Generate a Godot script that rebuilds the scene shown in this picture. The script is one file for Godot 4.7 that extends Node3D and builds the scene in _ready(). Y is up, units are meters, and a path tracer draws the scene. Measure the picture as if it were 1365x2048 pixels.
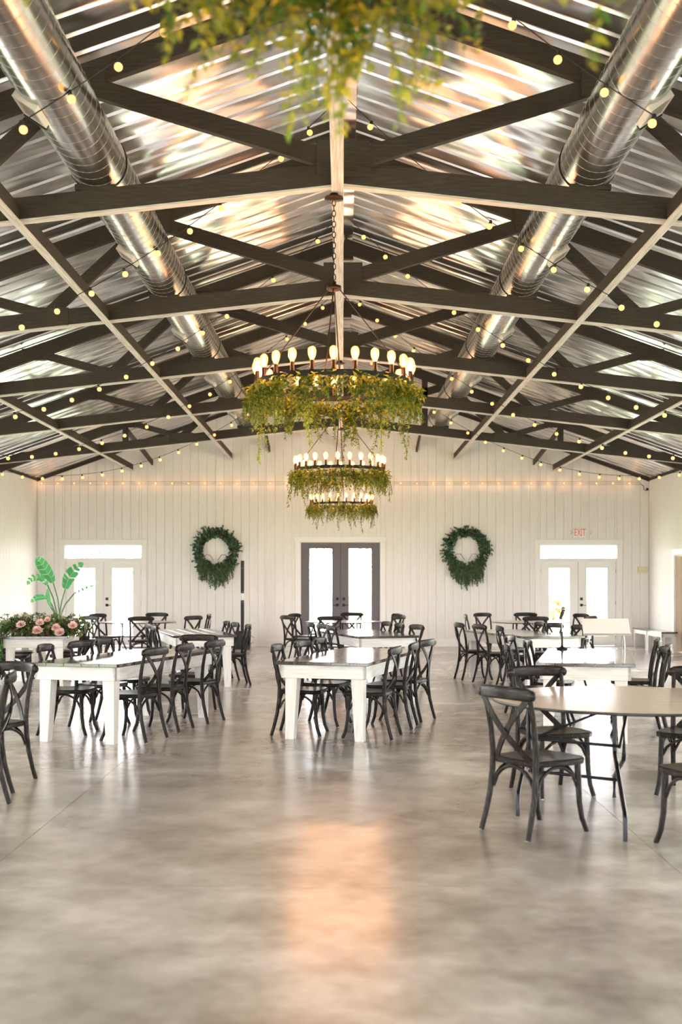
extends Node3D
# A long white barn hall: dark scissor trusses under a metal roof, ducts, ring chandeliers with greenery, farm tables and cross-back chairs.
# World: x across the hall, y up, the hall runs along -z. "d" is the distance along -z from the camera's standing point.

const BACK := 27.27
const FRONT := -8.0
const HALF := 7.33
const RIDGE := 6.57
const PITCH := 0.35
const BAY := 3.58
const NEAR := 0.05

var M := {}
var taken := {}
var rng := RandomNumberGenerator.new()


# ---------------------------------------------------------------- mesh builder
class MB:
	var v := PackedVector3Array()
	var n := PackedVector3Array()
	var c := PackedColorArray()
	var tint := Color.WHITE
	var tinted := false

	func put(p: Vector3, nn: Vector3) -> void:
		v.append(p)
		n.append(nn)
		if tinted:
			c.append(tint)

	func tri(a: Vector3, b: Vector3, d: Vector3) -> void:
		var nn := (b - a).cross(d - a).normalized()
		put(a, nn)
		put(d, nn)
		put(b, nn)

	func tri_s(a: Vector3, na: Vector3, b: Vector3, nb: Vector3, d: Vector3, nd: Vector3) -> void:
		put(a, na)
		put(d, nd)
		put(b, nb)

	func quad(a: Vector3, b: Vector3, cc: Vector3, d: Vector3) -> void:
		tri(a, b, cc)
		tri(a, cc, d)

	func quad_out(a: Vector3, b: Vector3, cc: Vector3, d: Vector3, mid: Vector3) -> void:
		var face := (a + b + cc + d) * 0.25
		if (cc - a).cross(d - b).dot(face - mid) < 0.0:
			quad(d, cc, b, a)
		else:
			quad(a, b, cc, d)

	# eight corners: four of the bottom in a ring, four of the top in the same ring
	func hexa(p: Array) -> void:
		var mid := Vector3.ZERO
		for q in p:
			mid += q
		mid /= 8.0
		quad_out(p[0], p[1], p[2], p[3], mid)
		quad_out(p[4], p[5], p[6], p[7], mid)
		for i in 4:
			var j: int = (i + 1) % 4
			quad_out(p[i], p[j], p[4 + j], p[4 + i], mid)

	func box(at: Vector3, size: Vector3, xf := Transform3D()) -> void:
		var h := size * 0.5
		var p := []
		for y in [-h.y, h.y]:
			p.append(xf * (at + Vector3(-h.x, y, -h.z)))
			p.append(xf * (at + Vector3(h.x, y, -h.z)))
			p.append(xf * (at + Vector3(h.x, y, h.z)))
			p.append(xf * (at + Vector3(-h.x, y, h.z)))
		hexa(p)

	# box with chamfered edges, 44 triangles
	func cbox(at: Vector3, size: Vector3, b: float, xf := Transform3D()) -> void:
		var h := size * 0.5
		var f := func(sx, sy, sz, axis) -> Vector3:
			var q := Vector3(sx * h.x, sy * h.y, sz * h.z)
			var inset := Vector3(sx * b, sy * b, sz * b)
			inset[axis] = 0.0
			return xf * (at + q - inset)
		var mid: Vector3 = xf * at
		for axis in 3:
			var o1: int = (axis + 1) % 3
			var o2: int = (axis + 2) % 3
			for s in [-1.0, 1.0]:
				var k := []
				for e in [[-1.0, -1.0], [1.0, -1.0], [1.0, 1.0], [-1.0, 1.0]]:
					var g := Vector3.ZERO
					g[axis] = s
					g[o1] = e[0]
					g[o2] = e[1]
					k.append(f.call(g.x, g.y, g.z, axis))
				quad_out(k[0], k[1], k[2], k[3], mid)
		for axis in 3:
			var o1: int = (axis + 1) % 3
			var o2: int = (axis + 2) % 3
			for e in [[-1.0, -1.0], [1.0, -1.0], [1.0, 1.0], [-1.0, 1.0]]:
				var k := []
				for s in [-1.0, 1.0]:
					var g := Vector3.ZERO
					g[axis] = s
					g[o1] = e[0]
					g[o2] = e[1]
					k.append(f.call(g.x, g.y, g.z, o1))
					k.append(f.call(g.x, g.y, g.z, o2))
				quad_out(k[0], k[1], k[3], k[2], mid)
		for sx in [-1.0, 1.0]:
			for sy in [-1.0, 1.0]:
				for sz in [-1.0, 1.0]:
					var a: Vector3 = f.call(sx, sy, sz, 0)
					var bb: Vector3 = f.call(sx, sy, sz, 1)
					var d: Vector3 = f.call(sx, sy, sz, 2)
					if (bb - a).cross(d - a).dot((a + bb + d) / 3.0 - mid) < 0.0:
						tri(a, d, bb)
					else:
						tri(a, bb, d)

	# sweep a closed section (points in 2D) along a path; the section's y follows "up"
	func sweep(path: Array, section: Array, up: Vector3, scales := [], smooth := true, caps := true, closed := false) -> void:
		var rings := []
		var norms := []
		var count := path.size()
		for i in count:
			var t: Vector3
			if closed:
				t = path[(i + 1) % count] - path[(i + count - 1) % count]
			else:
				t = path[mini(i + 1, count - 1)] - path[maxi(i - 1, 0)]
			t = t.normalized()
			var side := t.cross(up)
			if side.length() < 0.001:
				side = t.cross(Vector3(0.31, 0.2, 0.93))
			side = side.normalized()
			var u := side.cross(t).normalized()
			var k: float = scales[i] if i < scales.size() else 1.0
			var ring := []
			var nr := []
			var m := section.size()
			for j in m:
				var q: Vector2 = section[j]
				ring.append(path[i] + (side * q.x + u * q.y) * k)
				var e: Vector2 = section[(j + 1) % m] - section[(j + m - 1) % m]
				var o := Vector2(e.y, -e.x).normalized()
				if o.dot(q) < 0.0:
					o = -o
				nr.append((side * o.x + u * o.y).normalized())
			rings.append(ring)
			norms.append(nr)
		var m := section.size()
		var last := count if closed else count - 1
		for i in last:
			var i2 := (i + 1) % count
			for j in m:
				var j2 := (j + 1) % m
				var a: Vector3 = rings[i][j]
				var b: Vector3 = rings[i][j2]
				var d: Vector3 = rings[i2][j2]
				var e: Vector3 = rings[i2][j]
				var face := (d - a).cross(e - b)
				var mid: Vector3 = norms[i][j] + norms[i][j2]
				var ok := face.dot(mid) >= 0.0
				if smooth:
					if ok:
						tri_s(a, norms[i][j], b, norms[i][j2], d, norms[i2][j2])
						tri_s(a, norms[i][j], d, norms[i2][j2], e, norms[i2][j])
					else:
						tri_s(a, norms[i][j], d, norms[i2][j2], b, norms[i][j2])
						tri_s(a, norms[i][j], e, norms[i2][j], d, norms[i2][j2])
				elif ok:
					quad(a, b, d, e)
				else:
					quad(e, d, b, a)
		if caps and not closed:
			for end in [0, count - 1]:
				var away: Vector3 = path[end] - path[1 if end == 0 else count - 2]
				for j in range(1, m - 1):
					var a: Vector3 = rings[end][0]
					var b: Vector3 = rings[end][j]
					var d: Vector3 = rings[end][j + 1]
					if (b - a).cross(d - a).dot(away) < 0.0:
						tri(a, d, b)
					else:
						tri(a, b, d)

	func tube(path: Array, r: float, sides := 8, scales := [], caps := true, closed := false, up := Vector3.UP) -> void:
		var s := []
		for i in sides:
			s.append(Vector2.from_angle(TAU * i / sides) * r)
		sweep(path, s, up, scales, true, caps, closed)

	func lathe(profile: Array, segs: int, xf := Transform3D()) -> void:
		var m := profile.size()
		var pn := []
		for i in m:
			var a: Vector2 = profile[maxi(i - 1, 0)]
			var b: Vector2 = profile[mini(i + 1, m - 1)]
			var t := (b - a).normalized()
			pn.append(Vector2(t.y, -t.x))
		for k in segs:
			var a0 := TAU * k / segs
			var a1 := TAU * (k + 1) / segs
			for i in m - 1:
				var p := []
				var q := []
				for e in [[i, a0], [i, a1], [i + 1, a1], [i + 1, a0]]:
					var pr: Vector2 = profile[e[0]]
					var nn: Vector2 = pn[e[0]]
					p.append(xf * Vector3(pr.x * cos(e[1]), pr.y, pr.x * sin(e[1])))
					q.append((xf.basis * Vector3(nn.x * cos(e[1]), nn.y, nn.x * sin(e[1]))).normalized())
				var face: Vector3 = (p[2] - p[0]).cross(p[3] - p[1])
				if face.dot(q[0] + q[2]) >= 0.0:
					tri_s(p[0], q[0], p[1], q[1], p[2], q[2])
					tri_s(p[0], q[0], p[2], q[2], p[3], q[3])
				else:
					tri_s(p[0], q[0], p[2], q[2], p[1], q[1])
					tri_s(p[0], q[0], p[3], q[3], p[2], q[2])

	# a folded leaf of unit length along +z, width w, drooping by "droop"
	func leaf(xf: Transform3D, w := 0.5, droop := 0.12) -> void:
		var b := xf * Vector3.ZERO
		var l := xf * Vector3(-w * 0.5, 0.06, 0.38)
		var r := xf * Vector3(w * 0.5, 0.06, 0.38)
		var m := xf * Vector3(0, -0.02, 0.45)
		var t := xf * Vector3(0, -droop, 1.0)
		tri(b, m, l)
		tri(l, m, t)
		tri(b, r, m)
		tri(m, r, t)

	func mesh() -> ArrayMesh:
		var a := []
		a.resize(Mesh.ARRAY_MAX)
		a[Mesh.ARRAY_VERTEX] = v
		a[Mesh.ARRAY_NORMAL] = n
		if tinted:
			a[Mesh.ARRAY_COLOR] = c
		var m := ArrayMesh.new()
		m.add_surface_from_arrays(Mesh.PRIMITIVE_TRIANGLES, a)
		return m


# ---------------------------------------------------------------- naming and placing
func numbered(called: String) -> String:
	if not taken.has(called):
		taken[called] = 0
		return called
	taken[called] += 1
	return "%s_%03d" % [called, taken[called]]


func tag(o: Node, label: String, category: String, group := "", kind := "") -> void:
	o.set_meta("label", label)
	if category:
		o.set_meta("category", category)
	if group:
		o.set_meta("group", group)
	if kind:
		o.set_meta("kind", kind)


func thing(called: String, label: String, category: String, at := Vector3.ZERO, turn := 0.0, group := "") -> Node3D:
	var o := Node3D.new()
	o.name = numbered(called)
	add_child(o)
	o.position = at
	o.rotation.y = turn
	tag(o, label, category, group)
	return o


func setting(called: String, label := "") -> Node3D:
	var o := Node3D.new()
	o.name = numbered(called)
	add_child(o)
	o.set_meta("kind", "structure")
	if label:
		o.set_meta("label", label)
	return o


func part(called: String, shape, m: Material, parent: Node, at := Vector3.ZERO) -> MeshInstance3D:
	var o := MeshInstance3D.new()
	o.mesh = shape.mesh() if shape is MB else shape
	o.material_override = m
	if parent == self:
		o.name = numbered(called)
	else:
		o.name = called
	parent.add_child(o, true)
	o.position = at
	return o


func one_box(at: Vector3, size: Vector3, bevel := 0.0, xf := Transform3D()) -> MB:
	var b := MB.new()
	if bevel > 0.0:
		b.cbox(at, size, bevel, xf)
	else:
		b.box(at, size, xf)
	return b


func P(x: float, d: float, y := 0.0) -> Vector3:
	return Vector3(x, y, -d)


func roof_y(x: float) -> float:
	return RIDGE - PITCH * absf(x)


func chord_y(x: float) -> float:
	return 4.79 - 0.11 * absf(x)


# ---------------------------------------------------------------- materials
# tiling fractal noise in 0..1
func tile(seed_: int, freq: float, octaves: int, size: int) -> PackedFloat32Array:
	var f := FastNoiseLite.new()
	f.seed = seed_
	f.noise_type = FastNoiseLite.TYPE_SIMPLEX_SMOOTH
	f.frequency = freq
	f.fractal_octaves = octaves
	f.fractal_gain = 0.55
	var out := PackedFloat32Array()
	out.resize(size * size)
	var skirt := size * 0.3
	var lo := 9.0
	var hi := -9.0
	for y in size:
		var wy := clampf((y - (size - skirt)) / skirt, 0.0, 1.0)
		wy = wy * wy * (3.0 - 2.0 * wy)
		for x in size:
			var wx := clampf((x - (size - skirt)) / skirt, 0.0, 1.0)
			wx = wx * wx * (3.0 - 2.0 * wx)
			var q := f.get_noise_2d(x, y)
			if wx > 0.0:
				q = lerpf(q, f.get_noise_2d(x - size, y), wx)
			if wy > 0.0:
				var p := f.get_noise_2d(x, y - size)
				if wx > 0.0:
					p = lerpf(p, f.get_noise_2d(x - size, y - size), wx)
				q = lerpf(q, p, wy)
			out[y * size + x] = q
			lo = minf(lo, q)
			hi = maxf(hi, q)
	for i in out.size():
		out[i] = (out[i] - lo) / (hi - lo)
	return out


func noise_tex(seed_: int, freq: float, octaves: int, stops: Array, size := 256, normal := false, bump := 6.0, data := false) -> ImageTexture:
	var t := tile(seed_, freq, octaves, size)
	var im := Image.create(size, size, false, Image.FORMAT_RGBAF)
	var g := Gradient.new()
	if not normal:
		g.offsets = PackedFloat32Array(stops.map(func(s): return s[0]))
		g.colors = PackedColorArray(stops.map(func(s): return s[1]))
	for y in size:
		for x in size:
			if normal:
				var q := t[y * size + x]
				var nx := (q - t[y * size + (x + 1) % size]) * bump
				var ny := (q - t[((y + 1) % size) * size + x]) * bump
				var nn := Vector3(nx, ny, 1.0).normalized()
				im.set_pixel(x, y, Color(nn.x * 0.5 + 0.5, nn.y * 0.5 + 0.5, nn.z * 0.5 + 0.5))
			else:
				im.set_pixel(x, y, g.sample(t[y * size + x]) if data else g.sample(t[y * size + x]).srgb_to_linear())
	return ImageTexture.create_from_image(im)


# mottled trowelled concrete: broad clouds, drawn-out trowel marks and fine speckle, tiling seamlessly
func concrete_tex() -> ImageTexture:
	var size := 512
	var l0 := tile(31, 0.008, 4, size)
	var l1 := tile(32, 0.026, 4, size)
	var l2 := tile(33, 0.11, 2, size)
	var im := Image.create(size, size, false, Image.FORMAT_RGBF)
	var dark := c8(126, 116, 107)
	var light := c8(214, 208, 202)
	for i in size * size:
		var t := clampf(0.52 + (l0[i] - 0.5) * 0.8 + (l1[i] - 0.5) * 0.6 + (l2[i] - 0.5) * 0.14, 0.0, 1.0)
		im.set_pixel(i % size, i / size, dark.lerp(light, t).srgb_to_linear())
	return ImageTexture.create_from_image(im)


func mat(called: String, color: Color, rough: float, metal := 0.0) -> StandardMaterial3D:
	var m := StandardMaterial3D.new()
	m.resource_name = called
	m.albedo_color = color
	m.roughness = rough
	m.metallic = metal
	M[called] = m
	return m


func grained(called: String, tex: Texture2D, rough: float, scale: Vector3, world := false) -> StandardMaterial3D:
	var m := mat(called, Color.WHITE, rough)
	m.albedo_texture = tex
	m.uv1_triplanar = true
	m.uv1_world_triplanar = world
	m.uv1_scale = scale
	return m


func c8(r: int, g: int, b: int) -> Color:
	return Color8(r, g, b)


func make_materials() -> void:
	var conc := concrete_tex()
	var m := grained("polished_concrete", conc, 1.0, Vector3.ONE * 0.14, true)
	m.roughness_texture = noise_tex(12, 0.008, 5, [[0.2, Color(0.215, 0.215, 0.215)], [0.8, Color(0.27, 0.27, 0.27)]], 256, false, 0.0, true)
	m.roughness_texture_channel = BaseMaterial3D.TEXTURE_CHANNEL_RED
	m.metallic_specular = 0.6
	m.clearcoat_enabled = true
	m.clearcoat = 0.4
	m.clearcoat_roughness = 0.2
	mat("joint_filler", c8(214, 208, 200), 0.6)
	mat("joint_dark", c8(70, 66, 62), 0.9)
	var paint := noise_tex(13, 0.02, 4, [[0.0, c8(227, 223, 219)], [1.0, c8(233, 230, 227)]], 256)
	grained("wall_paint", paint, 0.55, Vector3(1.5, 0.3, 1.5))
	mat("trim_paint", c8(234, 232, 229), 0.4)
	var beam := noise_tex(14, 0.03, 5, [[0.0, c8(36, 28, 22)], [0.5, c8(50, 40, 32)], [1.0, c8(66, 54, 44)]], 256)
	grained("dark_beam", beam, 0.65, Vector3(0.5, 6, 6))
	grained("dark_runner", beam, 0.65, Vector3(6, 6, 0.5))
	var pale := noise_tex(15, 0.02, 5, [[0.0, c8(168, 155, 145)], [0.5, c8(202, 193, 185)], [1.0, c8(224, 217, 211)]], 256)
	grained("pale_strip_x", pale, 0.6, Vector3(0.4, 8, 8))
	grained("pale_strip_z", pale, 0.6, Vector3(8, 8, 0.4))
	m = mat("roof_metal", c8(234, 235, 236), 0.2, 1.0)
	m.albedo_texture = noise_tex(16, 0.01, 4, [[0.0, c8(238, 237, 236)], [1.0, c8(255, 255, 255)]], 256)
	m.normal_enabled = true
	m.normal_texture = noise_tex(17, 0.012, 2, [], 256, true, 5.0)
	m.normal_scale = 0.6
	m.uv1_triplanar = true
	m.uv1_world_triplanar = true
	m.uv1_scale = Vector3(0.22, 0.22, 0.5)
	m = mat("duct_metal", c8(204, 202, 199), 0.22, 1.0)
	m.albedo_texture = noise_tex(18, 0.03, 4, [[0.0, c8(216, 212, 208)], [1.0, c8(255, 255, 255)]], 256)
	m.uv1_triplanar = true
	m.uv1_world_triplanar = true
	m.uv1_scale = Vector3(1.2, 1.2, 1.2)
	mat("seam_metal", c8(190, 184, 178), 0.4, 1.0)
	mat("register_white", c8(214, 208, 200), 0.5)
	mat("register_grille", c8(150, 140, 130), 0.6)
	mat("black_metal", c8(24, 22, 21), 0.45, 0.4)
	mat("black_plastic", c8(22, 22, 23), 0.5)
	mat("steel_tube", c8(26, 27, 34), 0.3, 0.6)
	mat("galvanised", c8(150, 148, 144), 0.4, 0.9)
	mat("bronze", c8(62, 46, 36), 0.35, 0.8)
	m = mat("bulb_glass", Color(1.0, 0.78, 0.5, 0.16), 0.03)
	m.transparency = BaseMaterial3D.TRANSPARENCY_ALPHA
	m = mat("filament_glow", c8(255, 190, 110), 0.5)
	m.emission_enabled = true
	m.emission = Color(1.0, 0.74, 0.45)
	m.emission_energy_multiplier = 6.0
	m = mat("globe_glow", c8(255, 200, 130), 0.2)
	m.emission_enabled = true
	m.emission = Color(1.0, 0.72, 0.42)
	m.emission_energy_multiplier = 0.48
	m = mat("pane", Color(0.96, 0.99, 0.98, 0.04), 0.0)
	m.transparency = BaseMaterial3D.TRANSPARENCY_ALPHA
	var leafy := [c8(116, 128, 38), c8(158, 152, 44), c8(178, 158, 50), c8(76, 110, 42)]
	for i in leafy.size():
		m = mat("leaf_%d" % i, leafy[i], 0.45)
		m.backlight_enabled = true
		m.backlight = Color(0.7, 0.75, 0.3)
	m = mat("leaf_tinted", Color.WHITE, 0.45)
	m.vertex_color_use_as_albedo = true
	m.backlight_enabled = true
	m.backlight = Color(0.7, 0.75, 0.35)
	m = mat("wreath_leaf", Color.WHITE, 0.5)
	m.vertex_color_use_as_albedo = true
	mat("vine_stem", c8(84, 84, 40), 0.7)
	mat("twig", c8(84, 62, 46), 0.8)
	m = mat("petal", c8(238, 204, 194), 0.6)
	m.backlight_enabled = true
	m.backlight = Color(0.5, 0.4, 0.36)
	m = mat("plume", c8(226, 208, 198), 0.8)
	m = mat("banana_leaf", c8(58, 150, 84), 0.35)
	m.backlight_enabled = true
	m.backlight = Color(0.3, 0.6, 0.35)
	mat("banana_rib", c8(150, 190, 130), 0.4)
	mat("banana_stalk", c8(70, 110, 66), 0.4)
	var tt := noise_tex(20, 0.02, 5, [[0.0, c8(26, 16, 14)], [0.5, c8(44, 29, 25)], [1.0, c8(66, 46, 39)]], 256)
	m = grained("table_stain", tt, 0.16, Vector3(7, 7, 0.4))
	m.clearcoat_enabled = true
	m.clearcoat = 0.7
	m.clearcoat_roughness = 0.1
	var wh := noise_tex(21, 0.02, 5, [[0.0, c8(196, 190, 182)], [0.4, c8(214, 210, 204)], [1.0, c8(226, 223, 218)]], 256)
	grained("white_wood_y", wh, 0.45, Vector3(4, 0.4, 4))
	grained("white_wood_x", wh, 0.45, Vector3(0.4, 4, 4))
	grained("white_wood_z", wh, 0.45, Vector3(4, 4, 0.4))
	var ch := noise_tex(22, 0.03, 5, [[0.0, c8(11, 9, 8)], [0.4, c8(20, 17, 15)], [0.6, c8(40, 34, 30)], [1.0, c8(98, 86, 76)]], 256)
	m = grained("chair_wood_y", ch, 0.42, Vector3(12, 1.2, 12))
	m.metallic_specular = 0.28
	m = grained("chair_wood_x", ch, 0.38, Vector3(1.2, 12, 12))
	m.metallic_specular = 0.28
	m = grained("chair_wood_z", ch, 0.32, Vector3(8, 8, 1.0))
	m.metallic_specular = 0.28
	mat("glide", c8(190, 190, 192), 0.3)
	var lam := noise_tex(23, 0.02, 5, [[0.0, c8(202, 184, 170)], [0.5, c8(216, 200, 188)], [1.0, c8(225, 212, 201)]], 256)
	m = grained("laminate", lam, 0.2, Vector3(0.5, 6, 6))
	mat("edge_band", c8(28, 26, 27), 0.4)
	mat("plywood", c8(216, 186, 140), 0.6)
	mat("charcoal_door", c8(100, 96, 101), 0.5)
	mat("door_hardware", c8(38, 38, 40), 0.35, 0.7)
	mat("tan_door", c8(214, 194, 178), 0.45)
	mat("sign_white", c8(240, 240, 238), 0.4)
	m = mat("sign_red", c8(204, 44, 32), 0.5)
	m.emission_enabled = true
	m.emission = Color(0.9, 0.12, 0.06)
	m.emission_energy_multiplier = 0.08
	mat("plate_beige", c8(214, 206, 172), 0.5)
	mat("board_paper", c8(230, 214, 206), 0.6)
	mat("chrome", c8(170, 170, 172), 0.3, 1.0)
	mat("pot", c8(186, 176, 164), 0.7)
	mat("soil", c8(60, 48, 40), 0.95)
	grained("planter_box", tt, 0.6, Vector3(1, 6, 6))
	grained("grass", noise_tex(24, 0.03, 5, [[0.0, c8(150, 164, 120)], [1.0, c8(196, 200, 164)]], 256), 0.9, Vector3.ONE * 0.3, true)
	grained("bark", beam, 0.9, Vector3(3, 1, 3))


# ---------------------------------------------------------------- generic wall
func wall_mesh(u0: float, u1: float, openings: Array, top: Callable, at: Callable, w0: float, w1: float, base := 0.0) -> MB:
	var cuts := [u0, u1]
	if u0 < 0.0 and u1 > 0.0:
		cuts.append(0.0)
	for o in openings:
		for e in [o[0], o[1]]:
			if e > u0 and e < u1:
				cuts.append(e)
	cuts.sort()
	var b := MB.new()
	for i in cuts.size() - 1:
		var a: float = cuts[i]
		var z: float = cuts[i + 1]
		if z - a < 0.0005:
			continue
		var mid := (a + z) * 0.5
		var y := base
		var hit := openings.filter(func(o): return o[0] < mid and o[1] > mid)
		hit.sort_custom(func(p, q): return p[2] < q[2])
		for o in hit:
			if o[2] > y + 0.001:
				b.hexa([at.call(a, y, w0), at.call(z, y, w0), at.call(z, y, w1), at.call(a, y, w1), at.call(a, o[2], w0), at.call(z, o[2], w0), at.call(z, o[2], w1), at.call(a, o[2], w1)])
			y = maxf(y, o[3])
		var ta: float = top.call(a)
		var tz: float = top.call(z)
		if minf(ta, tz) > y:
			b.hexa([at.call(a, y, w0), at.call(z, y, w0), at.call(z, y, w1), at.call(a, y, w1), at.call(a, ta, w0), at.call(z, tz, w0), at.call(z, tz, w1), at.call(a, ta, w1)])
	return b


# glazed unit filling an opening: frame, mullions and panes; "at" maps (u, y, w) into the wall
func glazing(root: Node3D, u0: float, u1: float, y0: float, y1: float, cols: int, rows: int, at: Callable, w: float, m: Material) -> void:
	var bar := 0.07
	var f := MB.new()
	var piece := func(b: MB, a: float, z: float, lo: float, hi: float, half: float) -> void:
		b.hexa([at.call(a, lo, w - half), at.call(z, lo, w - half), at.call(z, lo, w + half), at.call(a, lo, w + half), at.call(a, hi, w - half), at.call(z, hi, w - half), at.call(z, hi, w + half), at.call(a, hi, w + half)])
	piece.call(f, u0, u1, y0, y0 + bar, 0.04)
	piece.call(f, u0, u1, y1 - bar, y1, 0.04)
	piece.call(f, u0, u0 + bar, y0 + bar, y1 - bar, 0.04)
	piece.call(f, u1 - bar, u1, y0 + bar, y1 - bar, 0.04)
	part("window_frame", f, m, root)
	var cw := (u1 - u0 - 2 * bar) / cols
	var rh := (y1 - y0 - 2 * bar) / rows
	for i in range(1, cols):
		var b := MB.new()
		piece.call(b, u0 + bar + cw * i - 0.025, u0 + bar + cw * i + 0.025, y0 + bar, y1 - bar, 0.03)
		part("mullion", b, m, root)
	for i in cols:
		for j in rows:
			var g := MB.new()
			piece.call(g, u0 + bar + cw * i + 0.025, u0 + bar + cw * (i + 1) - 0.025, y0 + bar + rh * j, y0 + bar + rh * (j + 1) - 0.02, 0.003)
			part("pane", g, M.pane, root)


# ---------------------------------------------------------------- the hall
const DOOR_W := [-6.66, -4.82]
const DOOR_E := [4.72, 6.56]
const DOOR_C := [-1.02, 0.90]


func build_floor() -> void:
	var floor_ := setting("floor", "polished grey concrete floor with saw cut joints")
	var xs := [-HALF, -5.52, -1.874, 1.769, 5.41, HALF]
	var ds := []
	var d := 5.68 - 4 * 3.585
	ds.append(FRONT)
	while d < BACK:
		if d > FRONT + 0.2:
			ds.append(d)
		d += 3.585
	ds.append(BACK)
	for i in xs.size() - 1:
		for j in ds.size() - 1:
			var x0: float = xs[i] + (0.0 if i == 0 else 0.0018)
			var x1: float = xs[i + 1] - (0.0 if i == xs.size() - 2 else 0.0018)
			var d0: float = ds[j] + (0.0 if j == 0 else 0.0035)
			var d1: float = ds[j + 1] - (0.0 if j == ds.size() - 2 else 0.0035)
			part("slab", one_box(Vector3.ZERO, Vector3(x1 - x0, 0.1, d1 - d0)), M.polished_concrete, floor_, P((x0 + x1) * 0.5, (d0 + d1) * 0.5, -0.05))
	for j in range(1, ds.size() - 1):
		part("joint_filler", one_box(Vector3.ZERO, Vector3(HALF * 2, 0.05, 0.0066)), M.joint_filler, floor_, P(0, ds[j], -0.0275))
	part("subfloor", one_box(Vector3.ZERO, Vector3(HALF * 2 + 1.2, 0.12, BACK - FRONT + 1.2)), M.joint_dark, floor_, P(0, (BACK + FRONT) * 0.5, -0.165))


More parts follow.
